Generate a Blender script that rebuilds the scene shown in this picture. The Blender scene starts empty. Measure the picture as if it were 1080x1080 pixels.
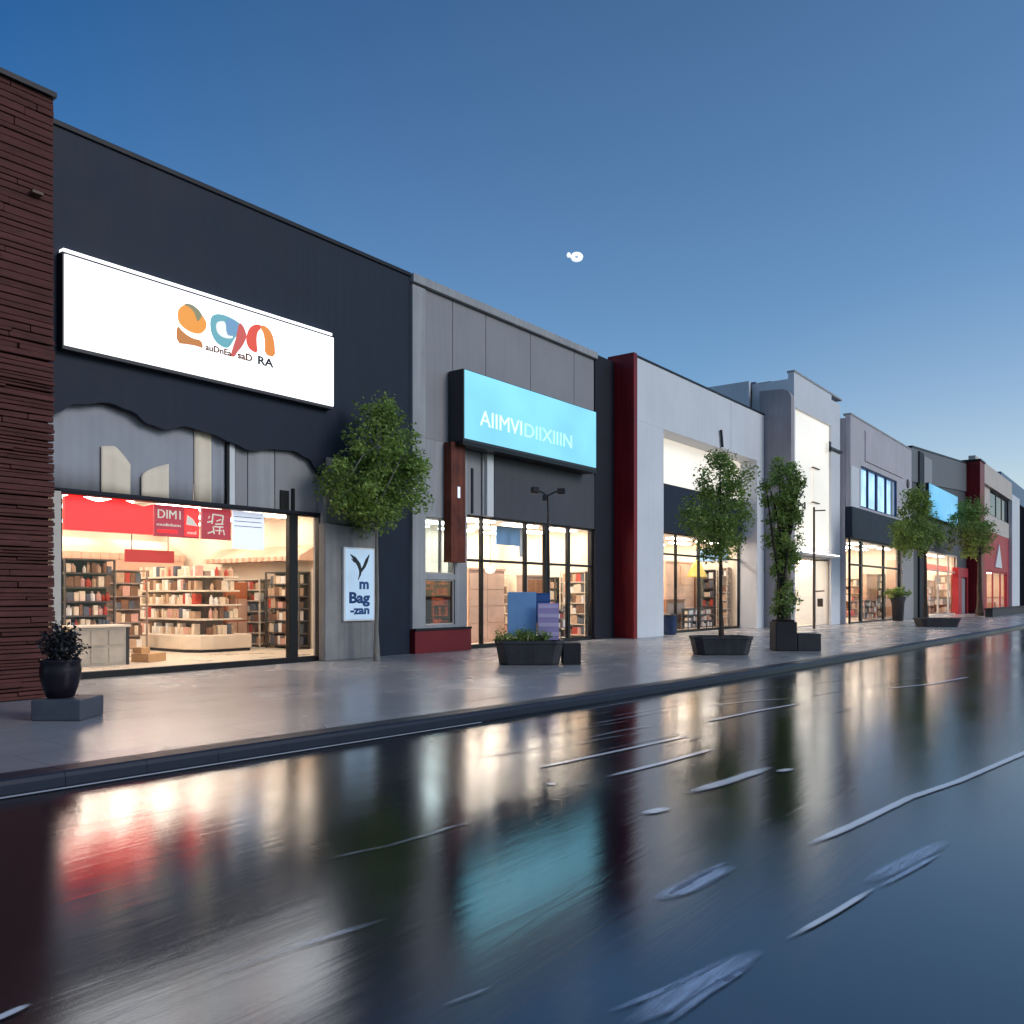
import bpy, bmesh, math, random
from mathutils import Vector, Matrix

random.seed(11)
R = math.radians
scene = bpy.context.scene
COL = scene.collection

# ------------------------------------------------------------------ survey
# World: X runs along the shop fronts, Y into the buildings, Z up (pavement = 0).
F = 900.0
CAMX, CAMY, CAMZ = -8.0, -16.3, 1.6
CA, SA = 0.798, 0.6028          # view direction (x, y)
HOR = 628.0


def ray(px):
    a = (px - 540) / F
    return CA + SA * a, SA - CA * a


def fx(px, y=0.0):              # x of the sight line px on the plane at depth y
    dx, dy = ray(px)
    return CAMX + (y - CAMY) / dy * dx


def fz(px, py, y=0.0):          # height on the plane at depth y
    dx, dy = ray(px)
    return CAMZ + (y - CAMY) / dy * (HOR - py) / F


ROADZ = -0.13


def rp(px, py, z=ROADZ):        # point on a level surface
    dx, dy = ray(px)
    s = (CAMZ - z) * F / (py - HOR)
    return CAMX + s * dx, CAMY + s * dy


# ------------------------------------------------------------------ materials
MATS = {}


def _nt(name):
    m = bpy.data.materials.new(name)
    m.use_nodes = True
    nt = m.node_tree
    bs = nt.nodes['Principled BSDF']
    return m, nt, bs


def surf(name, col, rough=0.6, var=0.12, scale=1.3, bump=0.0, bscale=40.0, streak=0.0, metallic=0.0, stretch=None, spec=0.22):
    if name in MATS:
        return MATS[name]
    m, nt, bs = _nt(name)
    N, L = nt.nodes.new, nt.links.new
    tc = N('ShaderNodeTexCoord')
    mp = N('ShaderNodeMapping')
    L(tc.outputs['Object'], mp.inputs[0])
    if stretch:
        mp.inputs['Scale'].default_value = stretch
    no = N('ShaderNodeTexNoise')
    no.inputs['Scale'].default_value = scale
    no.inputs['Detail'].default_value = 7
    no.inputs['Roughness'].default_value = 0.62
    L(mp.outputs[0], no.inputs['Vector'])
    cr = N('ShaderNodeValToRGB')
    cr.color_ramp.elements[0].position = 0.3
    cr.color_ramp.elements[1].position = 0.72
    cr.color_ramp.elements[0].color = [c * (1 - var) for c in col] + [1]
    cr.color_ramp.elements[1].color = [min(1, c * (1 + var)) for c in col] + [1]
    L(no.outputs['Fac'], cr.inputs[0])
    out = cr.outputs[0]
    if streak > 0:
        mp2 = N('ShaderNodeMapping')
        mp2.inputs['Scale'].default_value = (5, 5, 0.22)
        L(tc.outputs['Object'], mp2.inputs[0])
        n2 = N('ShaderNodeTexNoise')
        n2.inputs['Scale'].default_value = 1.6
        n2.inputs['Detail'].default_value = 5
        L(mp2.outputs[0], n2.inputs['Vector'])
        c2 = N('ShaderNodeValToRGB')
        c2.color_ramp.elements[0].position = 0.35
        c2.color_ramp.elements[1].position = 0.6
        c2.color_ramp.elements[0].color = [1 - streak] * 3 + [1]
        c2.color_ramp.elements[1].color = (1, 1, 1, 1)
        L(n2.outputs['Fac'], c2.inputs[0])
        mx = N('ShaderNodeMix')
        mx.data_type = 'RGBA'
        mx.blend_type = 'MULTIPLY'
        mx.inputs[0].default_value = 1
        L(out, mx.inputs[6])
        L(c2.outputs[0], mx.inputs[7])
        out = mx.outputs[2]
    L(out, bs.inputs['Base Color'])
    mr = N('ShaderNodeMapRange')
    mr.inputs[3].default_value = max(0.02, rough - 0.08)
    mr.inputs[4].default_value = min(1, rough + 0.1)
    L(no.outputs['Fac'], mr.inputs[0])
    L(mr.outputs[0], bs.inputs['Roughness'])
    bs.inputs['Metallic'].default_value = metallic
    if spec is not None:
        bs.inputs['Specular IOR Level'].default_value = spec
    if bump > 0:
        nb = N('ShaderNodeTexNoise')
        nb.inputs['Scale'].default_value = bscale
        nb.inputs['Detail'].default_value = 4
        L(mp.outputs[0], nb.inputs['Vector'])
        b = N('ShaderNodeBump')
        b.inputs['Strength'].default_value = bump
        b.inputs['Distance'].default_value = 0.02
        L(nb.outputs['Fac'], b.inputs['Height'])
        L(b.outputs[0], bs.inputs['Normal'])
    MATS[name] = m
    return m


def glow(name, col, strength, base=None, var=0.0, scale=1.0):
    """surface with emission: lamp, backlit sign face, panel with its lighting put in"""
    if name in MATS:
        return MATS[name]
    m, nt, bs = _nt(name)
    N, L = nt.nodes.new, nt.links.new
    bs.inputs['Base Color'].default_value = list(base or [c * 0.5 for c in col]) + [1]
    bs.inputs['Roughness'].default_value = 0.35
    bs.inputs['Emission Color'].default_value = list(col) + [1]
    bs.inputs['Emission Strength'].default_value = strength
    if var > 0:
        tc = N('ShaderNodeTexCoord')
        no = N('ShaderNodeTexNoise')
        no.inputs['Scale'].default_value = scale
        no.inputs['Detail'].default_value = 3
        L(tc.outputs['Object'], no.inputs['Vector'])
        mr = N('ShaderNodeMapRange')
        mr.inputs[1].default_value = 0.3
        mr.inputs[2].default_value = 0.7
        mr.inputs[3].default_value = strength * (1 - var)
        mr.inputs[4].default_value = strength * (1 + var)
        L(no.outputs['Fac'], mr.inputs[0])
        L(mr.outputs[0], bs.inputs['Emission Strength'])
    MATS[name] = m
    return m


def glassy(name, tint=(1, 1, 1), refl=0.06, rough=0.02):
    m = bpy.data.materials.new(name)
    m.use_nodes = True
    nt = m.node_tree
    nt.nodes.clear()
    N, L = nt.nodes.new, nt.links.new
    o = N('ShaderNodeOutputMaterial')
    mx = N('ShaderNodeMixShader')
    tr = N('ShaderNodeBsdfTransparent')
    tr.inputs[0].default_value = list(tint) + [1]
    gl = N('ShaderNodeBsdfGlossy')
    gl.inputs['Roughness'].default_value = rough
    fr = N('ShaderNodeFresnel')
    fr.inputs['IOR'].default_value = 1.3
    ma = N('ShaderNodeMath')
    ma.operation = 'MULTIPLY_ADD'
    ma.inputs[1].default_value = 0.9
    ma.inputs[2].default_value = refl - 0.05
    L(fr.outputs[0], ma.inputs[0])
    ge = N('ShaderNodeNewGeometry')
    inv = N('ShaderNodeMath')
    inv.operation = 'SUBTRACT'
    inv.inputs[0].default_value = 1.0
    L(ge.outputs['Backfacing'], inv.inputs[1])
    mu = N('ShaderNodeMath')
    mu.operation = 'MULTIPLY'
    L(ma.outputs[0], mu.inputs[0])
    L(inv.outputs[0], mu.inputs[1])
    L(mu.outputs[0], mx.inputs[0])
    L(tr.outputs[0], mx.inputs[1])
    L(gl.outputs[0], mx.inputs[2])
    L(mx.outputs[0], o.inputs[0])
    MATS[name] = m
    return m


def leafmat(name, dark, light):
    m, nt, bs = _nt(name)
    N, L = nt.nodes.new, nt.links.new
    ge = N('ShaderNodeNewGeometry')
    tc = N('ShaderNodeTexCoord')
    no = N('ShaderNodeTexNoise')
    no.inputs['Scale'].default_value = 1.7
    L(tc.outputs['Object'], no.inputs['Vector'])
    ad = N('ShaderNodeMath')
    ad.operation = 'MULTIPLY_ADD'
    ad.inputs[1].default_value = 0.55
    L(ge.outputs['Random Per Island'], ad.inputs[0])
    sb = N('ShaderNodeMath')
    sb.operation = 'MULTIPLY_ADD'
    sb.inputs[1].default_value = 1.3
    sb.inputs[2].default_value = -0.42
    L(no.outputs['Fac'], sb.inputs[0])
    L(sb.outputs[0], ad.inputs[2])
    cr = N('ShaderNodeValToRGB')
    cr.color_ramp.elements[0].color = list(dark) + [1]
    cr.color_ramp.elements[1].color = list(light) + [1]
    L(ad.outputs[0], cr.inputs[0])
    L(cr.outputs[0], bs.inputs['Base Color'])
    bs.inputs['Roughness'].default_value = 0.5
    tl = N('ShaderNodeBsdfTranslucent')
    L(cr.outputs[0], tl.inputs[0])
    mx = N('ShaderNodeMixShader')
    mx.inputs[0].default_value = 0.38
    L(bs.outputs[0], mx.inputs[1])
    L(tl.outputs[0], mx.inputs[2])
    L(mx.outputs[0], nt.nodes['Material Output'].inputs[0])
    MATS[name] = m
    return m


def wet(name, col, r0, r1, ior, ripple=(0.25, 2.2, 1), rstr=0.1, rough_scale=(0.18, 0.5, 1), agg=0.12, var=0.25, bscale=3.0, det=8, pools=(), slabs=False):
    """rain-wet asphalt or paving: dark body, glossy film of uneven thickness"""
    m, nt, bs = _nt(name)
    N, L = nt.nodes.new, nt.links.new
    tc = N('ShaderNodeTexCoord')
    mp = N('ShaderNodeMapping')
    mp.inputs['Scale'].default_value = rough_scale
    L(tc.outputs['Object'], mp.inputs[0])
    no = N('ShaderNodeTexNoise')
    no.inputs['Scale'].default_value = 1.0
    no.inputs['Detail'].default_value = det
    no.inputs['Roughness'].default_value = 0.6
    no.inputs['Distortion'].default_value = 0.4 if det > 4 else 0
    L(mp.outputs[0], no.inputs['Vector'])
    mr = N('ShaderNodeMapRange')
    mr.inputs[1].default_value = 0.32
    mr.inputs[2].default_value = 0.68
    mr.inputs[3].default_value = r0
    mr.inputs[4].default_value = r1
    L(no.outputs['Fac'], mr.inputs[0])
    rsock = mr.outputs[0]
    if pools:
        npl = N('ShaderNodeTexNoise')
        npl.inputs['Scale'].default_value = 0.9
        npl.inputs['Detail'].default_value = 5
        L(tc.outputs['Object'], npl.inputs['Vector'])
        for (px_, py_, ang, ra, rb, rv) in pools:      # centre, heading, half axes, roughness of the pool
            m1 = N('ShaderNodeMapping')
            m1.vector_type = 'TEXTURE'
            m1.inputs['Location'].default_value = (px_, py_, ROADZ)
            m1.inputs['Rotation'].default_value = (0, 0, ang)
            m1.inputs['Scale'].default_value = (ra, rb, 50)
            L(tc.outputs['Object'], m1.inputs[0])
            ln = N('ShaderNodeVectorMath')
            ln.operation = 'LENGTH'
            L(m1.outputs[0], ln.inputs[0])
            av = N('ShaderNodeMath')
            av.operation = 'MULTIPLY_ADD'
            av.inputs[1].default_value = 1.1
            L(npl.outputs['Fac'], av.inputs[0])
            L(ln.outputs['Value'], av.inputs[2])
            m2 = N('ShaderNodeMapRange')
            m2.interpolation_type = 'SMOOTHSTEP'
            m2.inputs[1].default_value = 1.1
            m2.inputs[2].default_value = 1.7
            L(av.outputs[0], m2.inputs[0])
            mxr = N('ShaderNodeMix')
            mxr.inputs[2].default_value = rv
            L(m2.outputs[0], mxr.inputs[0])
            L(rsock, mxr.inputs[3])
            rsock = mxr.outputs[0]
    L(rsock, bs.inputs['Roughness'])
    cr = N('ShaderNodeValToRGB')
    cr.color_ramp.elements[0].position = 0.3
    cr.color_ramp.elements[1].position = 0.7
    cr.color_ramp.elements[0].color = [c * (1 - var) for c in col] + [1]
    cr.color_ramp.elements[1].color = [c * (1 + var) for c in col] + [1]
    L(no.outputs['Fac'], cr.inputs[0])
    csock = cr.outputs[0]
    if slabs:
        bt = N('ShaderNodeTexBrick')
        bt.inputs['Scale'].default_value = 1.0
        bt.inputs['Brick Width'].default_value = 1.2
        bt.inputs['Row Height'].default_value = 0.8
        bt.inputs['Mortar Size'].default_value = 0.008
        bt.inputs['Color1'].default_value = (1, 1, 1, 1)
        bt.inputs['Color2'].default_value = (0.95, 0.95, 0.95, 1)
        bt.inputs['Mortar'].default_value = (0.72, 0.72, 0.72, 1)
        L(tc.outputs['Object'], bt.inputs['Vector'])
        mm = N('ShaderNodeMix')
        mm.data_type = 'RGBA'
        mm.blend_type = 'MULTIPLY'
        mm.inputs[0].default_value = 1
        L(csock, mm.inputs[6])
        L(bt.outputs['Color'], mm.inputs[7])
        csock = mm.outputs[2]
    L(csock, bs.inputs['Base Color'])
    bs.inputs['IOR'].default_value = ior
    mp2 = N('ShaderNodeMapping')
    mp2.inputs['Scale'].default_value = ripple
    L(tc.outputs['Object'], mp2.inputs[0])
    n2 = N('ShaderNodeTexNoise')
    n2.inputs['Scale'].default_value = bscale
    n2.inputs['Detail'].default_value = 4
    n2.inputs['Distortion'].default_value = 0.8
    L(mp2.outputs[0], n2.inputs['Vector'])
    n3 = N('ShaderNodeTexNoise')
    n3.inputs['Scale'].default_value = 160
    n3.inputs['Detail'].default_value = 2
    L(tc.outputs['Object'], n3.inputs['Vector'])
    b1 = N('ShaderNodeBump')
    b1.inputs['Strength'].default_value = rstr
    b1.inputs['Distance'].default_value = 0.05
    L(n2.outputs['Fac'], b1.inputs['Height'])
    b2 = N('ShaderNodeBump')
    b2.inputs['Strength'].default_value = agg
    b2.inputs['Distance'].default_value = 0.004
    L(n3.outputs['Fac'], b2.inputs['Height'])
    L(b1.outputs[0], b2.inputs['Normal'])
    L(b2.outputs[0], bs.inputs['Normal'])
    MATS[name] = m
    return m


def worn_paint(name, col, lo, hi):
    m, nt, bs = _nt(name)
    N, L = nt.nodes.new, nt.links.new
    bs.inputs['Base Color'].default_value = list(col) + [1]
    bs.inputs['Roughness'].default_value = 0.2
    tc = N('ShaderNodeTexCoord')
    no = N('ShaderNodeTexNoise')
    mp = N('ShaderNodeMapping')
    mp.inputs['Rotation'].default_value = (0, 0, 0.12)
    mp.inputs['Scale'].default_value = (0.35, 3.2, 1)
    L(tc.outputs['Object'], mp.inputs[0])
    no.inputs['Scale'].default_value = 3.5
    no.inputs['Detail'].default_value = 9
    no.inputs['Roughness'].default_value = 0.75
    L(mp.outputs[0], no.inputs['Vector'])
    bs.inputs['IOR'].default_value = 1.9
    mr = N('ShaderNodeMapRange')
    mr.inputs[1].default_value = lo
    mr.inputs[2].default_value = hi
    L(no.outputs['Fac'], mr.inputs[0])
    tr = N('ShaderNodeBsdfTransparent')
    mx = N('ShaderNodeMixShader')
    at = N('ShaderNodeAttribute')
    at.attribute_name = 'wear'
    mu = N('ShaderNodeMath')
    mu.operation = 'MULTIPLY'
    L(mr.outputs[0], mu.inputs[0])
    L(at.outputs['Fac'], mu.inputs[1])
    L(mu.outputs[0], mx.inputs[0])
    L(tr.outputs[0], mx.inputs[1])
    L(bs.outputs[0], mx.inputs[2])
    L(mx.outputs[0], nt.nodes['Material Output'].inputs[0])
    MATS[name] = m
    return m


navy = surf('navy render', (0.012, 0.019, 0.036), 0.55, 0.15, 0.9, bump=0.08, bscale=60, streak=0.12)
navy2 = surf('dark recess paint', (0.014, 0.015, 0.024), 0.6, 0.15, 1)
cap_m = surf('dark cap metal', (0.012, 0.013, 0.018), 0.45, 0.1, 2)
grey_pan = surf('grey metal panel', (0.29, 0.28, 0.29), 0.45, 0.06, 0.6, streak=0.05)
grey_lt = surf('light grey render', (0.36, 0.36, 0.37), 0.6, 0.1, 0.8, bump=0.05, streak=0.14)
grey_dk = surf('charcoal panel', (0.075, 0.075, 0.085), 0.5, 0.1, 0.7, streak=0.1)
grey_conc = surf('grey concrete', (0.24, 0.235, 0.235), 0.7, 0.18, 1.4, bump=0.15, bscale=30, streak=0.22)
white_w = surf('white render', (0.68, 0.69, 0.72), 0.6, 0.05, 0.5, bump=0.04, streak=0.035)
white_t = surf('white trim', (0.7, 0.7, 0.7), 0.5, 0.05, 1)
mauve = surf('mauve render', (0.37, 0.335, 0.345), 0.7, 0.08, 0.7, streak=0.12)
lilac = surf('lilac grey render', (0.5, 0.47, 0.5), 0.65, 0.07, 0.6, streak=0.12)
red_fin = surf('red cladding', (0.23, 0.012, 0.018), 0.45, 0.15, 0.8, streak=0.3)
red_pl = surf('red plinth', (0.16, 0.014, 0.02), 0.5, 0.15, 1.2)
red_wall = surf('red wall', (0.42, 0.035, 0.045), 0.5, 0.1, 1)
rust = surf('rust steel', (0.17, 0.04, 0.022), 0.55, 0.4, 2.2, bump=0.1, streak=0.35)
brick = surf('dark red brick', (0.095, 0.032, 0.028), 0.75, 0.42, 2.4, bump=0.5, bscale=22, stretch=(0.5, 1, 3))
brick_gap = surf('brick joint', (0.02, 0.012, 0.013), 0.9, 0.2, 4)
frame_m = surf('black window frame', (0.012, 0.011, 0.012), 0.35, 0.1, 3)
cream_fr = surf('pale window frame', (0.55, 0.5, 0.45), 0.45, 0.06, 2)
drape_m = surf('grey drape', (0.35, 0.355, 0.39), 0.85, 0.08, 0.8, bump=0.06, bscale=90)
drape_lit = surf('light painted drape', (0.85, 0.72, 0.56), 0.85, 0.08, 0.8)  # warm light on the curtains put into the colour
floor_m = surf('shop floor', (0.66, 0.56, 0.45), 0.28, 0.07, 0.7)
wall_in = surf('shop wall cream', (0.74, 0.64, 0.52), 0.7, 0.05, 0.8)
ceil_in = surf('shop ceiling', (0.78, 0.73, 0.66), 0.8, 0.03, 1)
lamp_m = glow('ceiling lamp diffuser', (1.0, 0.89, 0.75), 17.0)
lamp_hi = glow('bright ceiling lamp diffuser', (1.0, 0.88, 0.74), 26.0)
shelf_w = surf('cream shelf', (0.66, 0.56, 0.46), 0.5, 0.08, 2)
shelf_d = surf('dark shelf', (0.09, 0.075, 0.07), 0.5, 0.15, 2)
shelf_t = surf('taupe shelf', (0.3, 0.22, 0.19), 0.5, 0.15, 2)
wood_o = surf('orange laminate', (0.52, 0.15, 0.06), 0.5, 0.15, 1.5)
wood_b = surf('brown timber', (0.27, 0.12, 0.06), 0.55, 0.3, 2, stretch=(1, 1, 6))
peach = surf('peach panel', (0.62, 0.38, 0.27), 0.55, 0.12, 1.6)
salmon = surf('salmon canopy', (0.62, 0.4, 0.29), 0.6, 0.15, 1.5)
ctr_g = surf('grey counter', (0.36, 0.33, 0.28), 0.55, 0.2, 2)
dark_it = surf('dark fittings', (0.03, 0.028, 0.03), 0.5, 0.2, 3)
planter_m = surf('planter stone', (0.052, 0.05, 0.055), 0.6, 0.2, 2.2, bump=0.2, bscale=30, streak=0.2)
planter_d = surf('planter stone dark', (0.03, 0.028, 0.032), 0.6, 0.2, 2.2, bump=0.2, bscale=30)
soil = surf('soil', (0.02, 0.015, 0.011), 0.95, 0.4, 14, bump=0.6, bscale=18)
block_m = surf('stone block', (0.075, 0.08, 0.1), 0.55, 0.2, 2, bump=0.1)
pot_m = surf('glazed dark pot', (0.012, 0.009, 0.015), 0.3, 0.25, 4)
bark = surf('bark', (0.055, 0.042, 0.034), 0.85, 0.35, 9, bump=0.5, bscale=25, stretch=(1, 1, 0.3))
bark_g = surf('pale bark', (0.2, 0.19, 0.17), 0.8, 0.25, 9, bump=0.4, bscale=25, stretch=(1, 1, 0.3))
pole_m = surf('dark pole metal', (0.03, 0.027, 0.027), 0.4, 0.15, 4)
pole_b = surf('bronze pole metal', (0.12, 0.075, 0.05), 0.45, 0.2, 4)
sign_dark = surf('sign box metal', (0.04, 0.04, 0.048), 0.4, 0.12, 2)
sign_white = glow('backlit white acrylic', (1.0, 0.995, 1.0), 1.35, base=(0.8, 0.8, 0.8))
sign_cyan = glow('backlit cyan acrylic', (0.24, 0.68, 0.87), 1.05, base=(0.03, 0.1, 0.14), var=0.12, scale=0.45)
sign_cyan2 = glow('backlit sky blue acrylic', (0.13, 0.5, 0.85), 0.85, base=(0.03, 0.1, 0.14), var=0.2, scale=0.5)
sign_txt = glow('backlit pale lettering', (0.5, 0.86, 0.98), 1.05, base=(0.8, 0.8, 0.8))
sign_txt2 = glow('backlit faint lettering', (0.33, 0.78, 0.96), 1.05, base=(0.5, 0.7, 0.8))
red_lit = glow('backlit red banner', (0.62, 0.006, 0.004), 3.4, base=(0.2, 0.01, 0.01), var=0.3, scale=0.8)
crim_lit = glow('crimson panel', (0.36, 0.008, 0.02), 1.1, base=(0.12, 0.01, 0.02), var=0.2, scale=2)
notice_lit = glow('backlit pale notice', (0.72, 0.78, 0.95), 0.7, base=(0.7, 0.7, 0.75))
poster_lit = glow('backlit pale blue poster', (0.46, 0.64, 0.84), 0.62, base=(0.25, 0.32, 0.4), var=0.15, scale=1.3)
cream_glow = glow('glowing cream fascia', (0.95, 0.87, 0.75), 0.68, base=(0.75, 0.68, 0.58), var=0.12, scale=0.4)  # light falling on the fascia is put into its own emission
ivory_glow = glow('glowing ivory fascia', (0.93, 0.88, 0.78), 0.55, base=(0.75, 0.7, 0.62), var=0.15, scale=0.4)  # lighting of the ivory put into emission
blue_lit = glow('blue lit window blind', (0.34, 0.6, 0.98), 1.4, base=(0.3, 0.4, 0.5), var=0.4, scale=0.9)
ink_navy = surf('navy ink', (0.012, 0.03, 0.09), 0.5, 0.2, 3)
ink_dark = surf('dark ink', (0.03, 0.035, 0.04), 0.5, 0.2, 3)
ink_pale = glow('pale glyph', (0.75, 0.7, 0.6), 0.6)
glass = glassy('shop glass')
glass_b = glassy('bluish glass', (0.62, 0.74, 0.82), 0.12)
glass_d = glassy('smoked brown glass', (0.4, 0.2, 0.12), 0.14)
leaf_a = leafmat('leaf bright green', (0.075, 0.13, 0.022), (0.38, 0.54, 0.12))
leaf_b = leafmat('leaf deep green', (0.07, 0.12, 0.022), (0.36, 0.5, 0.12))
leaf_c = leafmat('leaf dusky', (0.012, 0.014, 0.016), (0.045, 0.042, 0.05))
leaf_y = leafmat('leaf yellow green', (0.1, 0.09, 0.015), (0.35, 0.3, 0.07))
board_lb = surf('light blue board', (0.2, 0.38, 0.66), 0.25, 0.12, 1.5)
board_db = surf('dark blue board', (0.03, 0.09, 0.27), 0.25, 0.15, 1.5)
board_pu = surf('lilac board', (0.38, 0.3, 0.54), 0.3, 0.1, 1.5)
board_st = surf('pale lilac stripe', (0.56, 0.48, 0.68), 0.3, 0.1, 1.5)
balloon_m = glow('lit white balloon', (0.9, 0.95, 1.0), 0.9, base=(0.85, 0.85, 0.85))
_va = math.atan2(SA, CA)
POOLS = []
for _p, _ra, _rb, _rv in (((568, 905), 2.6, 0.85, 0.05), ((150, 895), 1.9, 0.95, 0.06), ((815, 795), 3.0, 0.9, 0.06), ((425, 860), 1.4, 0.5, 0.09)):
    _c = rp(*_p)
    POOLS.append((_c[0], _c[1], math.atan2(_c[1] - CAMY, _c[0] - CAMX), _ra, _rb, _rv))
kerb_m = wet('wet kerb stone', (0.02, 0.026, 0.042), 0.3, 0.5, 1.25, agg=0.3)
road_m = wet('wet asphalt', (0.014, 0.014, 0.018), 0.1, 0.19, 2.9, rstr=0.026, agg=0.075, pools=POOLS)
pave_m = wet('wet paving', (0.34, 0.335, 0.335), 0.21, 0.3, 1.6, ripple=(1, 1, 1), rstr=0.0, rough_scale=(0.3, 0.4, 1), agg=0.07, var=0.1, bscale=0.8, det=3, slabs=True)
puddle_m = wet('standing water', (0.02, 0.024, 0.03), 0.02, 0.06, 2.6, rstr=0.015, agg=0.0)
ground_m = surf('ground', (0.05, 0.05, 0.05), 0.9, 0.2, 0.2)
roof_m = surf('roof felt', (0.08, 0.08, 0.085), 0.9, 0.2, 1)
paint_w = worn_paint('worn white road paint', (0.88, 0.88, 0.88), 0.16, 0.44)
paint_f = worn_paint('faded road paint', (0.6, 0.62, 0.66), 0.35, 0.8)


paint_b = worn_paint('worn pale blue road paint', (0.5, 0.6, 0.76), 0.2, 0.62)


def flat(name, col, rough=0.5):
    return surf(name, col, rough, 0.14, 5)


GOODS = [flat('cream carton', (0.7, 0.58, 0.45)), flat('tan carton', (0.5, 0.33, 0.22)), flat('brown packet', (0.2, 0.1, 0.06)),
         flat('red packet', (0.45, 0.06, 0.04)), flat('slate packet', (0.1, 0.11, 0.14)), flat('white packet', (0.75, 0.72, 0.68)),
         flat('pink packet', (0.6, 0.33, 0.28))]
GNAME = ['cream', 'tan', 'brown', 'red', 'slate grey', 'white', 'pink']


# ------------------------------------------------------------------ mesh helpers
class MB:
    def __init__(s):
        s.v, s.f, s.mi = [], [], []
        s.cur = 0

    def box(s, x0, x1, y0, y1, z0, z1):
        b = len(s.v)
        s.v += [(x0, y0, z0), (x1, y0, z0), (x1, y1, z0), (x0, y1, z0), (x0, y0, z1), (x1, y0, z1), (x1, y1, z1), (x0, y1, z1)]
        for q in ((0, 3, 2, 1), (4, 5, 6, 7), (0, 1, 5, 4), (1, 2, 6, 5), (2, 3, 7, 6), (3, 0, 4, 7)):
            s.f.append([b + i for i in q])
            s.mi.append(s.cur)
        return s

    def obox(s, c, sx, sy, sz, rz=0):
        b0 = len(s.v)
        s.box(-sx / 2, sx / 2, -sy / 2, sy / 2, 0, sz)
        co, si = math.cos(rz), math.sin(rz)
        for i in range(b0, len(s.v)):
            x, y, z = s.v[i]
            s.v[i] = (c[0] + x * co - y * si, c[1] + x * si + y * co, c[2] + z)
        return s

    def prism_xz(s, poly, y0, y1):
        """poly of (x, z) extruded along Y"""
        b = len(s.v)
        n = len(poly)
        area = sum(poly[i][0] * poly[(i + 1) % n][1] - poly[(i + 1) % n][0] * poly[i][1] for i in range(n))
        if area < 0:
            poly = poly[::-1]
        s.v += [(x, y0, z) for x, z in poly] + [(x, y1, z) for x, z in poly]
        s.f.append([b + i for i in range(n)])
        s.f.append([b + n + i for i in reversed(range(n))])
        s.mi += [s.cur, s.cur]
        for i in range(n):
            j = (i + 1) % n
            s.f.append([b + j, b + i, b + n + i, b + n + j])
            s.mi.append(s.cur)
        return s

    def sheet(s, poly, z):
        area = sum(poly[i][0] * poly[(i + 1) % len(poly)][1] - poly[(i + 1) % len(poly)][0] * poly[i][1] for i in range(len(poly)))
        if area < 0:
            poly = poly[::-1]
        b = len(s.v)
        s.v += [(x, y, z) for x, y in poly]
        s.f.append([b + i for i in range(len(poly))])
        s.mi.append(s.cur)
        return s

    def prism_xy(s, poly, z0, z1):
        b = len(s.v)
        n = len(poly)
        area = sum(poly[i][0] * poly[(i + 1) % n][1] - poly[(i + 1) % n][0] * poly[i][1] for i in range(n))
        if area < 0:
            poly = poly[::-1]
        s.v += [(x, y, z0) for x, y in poly] + [(x, y, z1) for x, y in poly]
        s.f.append([b + i for i in reversed(range(n))])
        s.f.append([b + n + i for i in range(n)])
        s.mi += [s.cur, s.cur]
        for i in range(n):
            j = (i + 1) % n
            s.f.append([b + i, b + j, b + n + j, b + n + i])
            s.mi.append(s.cur)
        return s

    def prism_yz(s, poly, x0, x1):
        b = len(s.v)
        n = len(poly)
        s.v += [(x0, y, z) for y, z in poly] + [(x1, y, z) for y, z in poly]
        s.f.append([b + i for i in range(n)])
        s.f.append([b + n + i for i in reversed(range(n))])
        s.mi += [s.cur, s.cur]
        for i in range(n):
            j = (i + 1) % n
            s.f.append([b + j, b + i, b + n + i, b + n + j])
            s.mi.append(s.cur)
        return s

    def tube(s, pts, rad, seg=8):
        pts = [Vector(p) for p in pts]
        if not isinstance(rad, (list, tuple)):
            rad = [rad] * len(pts)
        b = len(s.v)
        for i, p in enumerate(pts):
            d = (pts[min(i + 1, len(pts) - 1)] - pts[max(i - 1, 0)]).normalized()
            ref = Vector((0, 0, 1)) if abs(d.z) < 0.9 else Vector((1, 0, 0))
            u = d.cross(ref).normalized()
            w = d.cross(u)
            for k in range(seg):
                a = 2 * math.pi * k / seg
                s.v.append(tuple(p + (u * math.cos(a) + w * math.sin(a)) * rad[i]))
        for i in range(len(pts) - 1):
            for k in range(seg):
                k2 = (k + 1) % seg
                s.f.append([b + i * seg + k, b + i * seg + k2, b + (i + 1) * seg + k2, b + (i + 1) * seg + k])
                s.mi.append(s.cur)
        s.f.append([b + k for k in range(seg)])
        s.f.append([b + (len(pts) - 1) * seg + k for k in reversed(range(seg))])
        s.mi += [s.cur, s.cur]
        return s

    def lathe(s, c, prof, seg=20, sq=1.0):
        """prof: (radius, z) list round the vertical axis at c; sq>1 pushes it towards a square plan"""
        b = len(s.v)
        for r, z in prof:
            for k in range(seg):
                a = 2 * math.pi * (k + 0.5) / seg
                ca, sa = math.cos(a), math.sin(a)
                e = 1.0 / max(abs(ca), abs(sa)) if sq > 1 else 1
                e = 1 + (e - 1) * (sq - 1)
                s.v.append((c[0] + r * e * ca, c[1] + r * e * sa, c[2] + z))
        for i in range(len(prof) - 1):
            for k in range(seg):
                k2 = (k + 1) % seg
                s.f.append([b + i * seg + k, b + i * seg + k2, b + (i + 1) * seg + k2, b + (i + 1) * seg + k])
                s.mi.append(s.cur)
        s.f.append([b + k for k in reversed(range(seg))])
        s.f.append([b + (len(prof) - 1) * seg + k for k in range(seg)])
        s.mi += [s.cur, s.cur]
        return s

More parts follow.
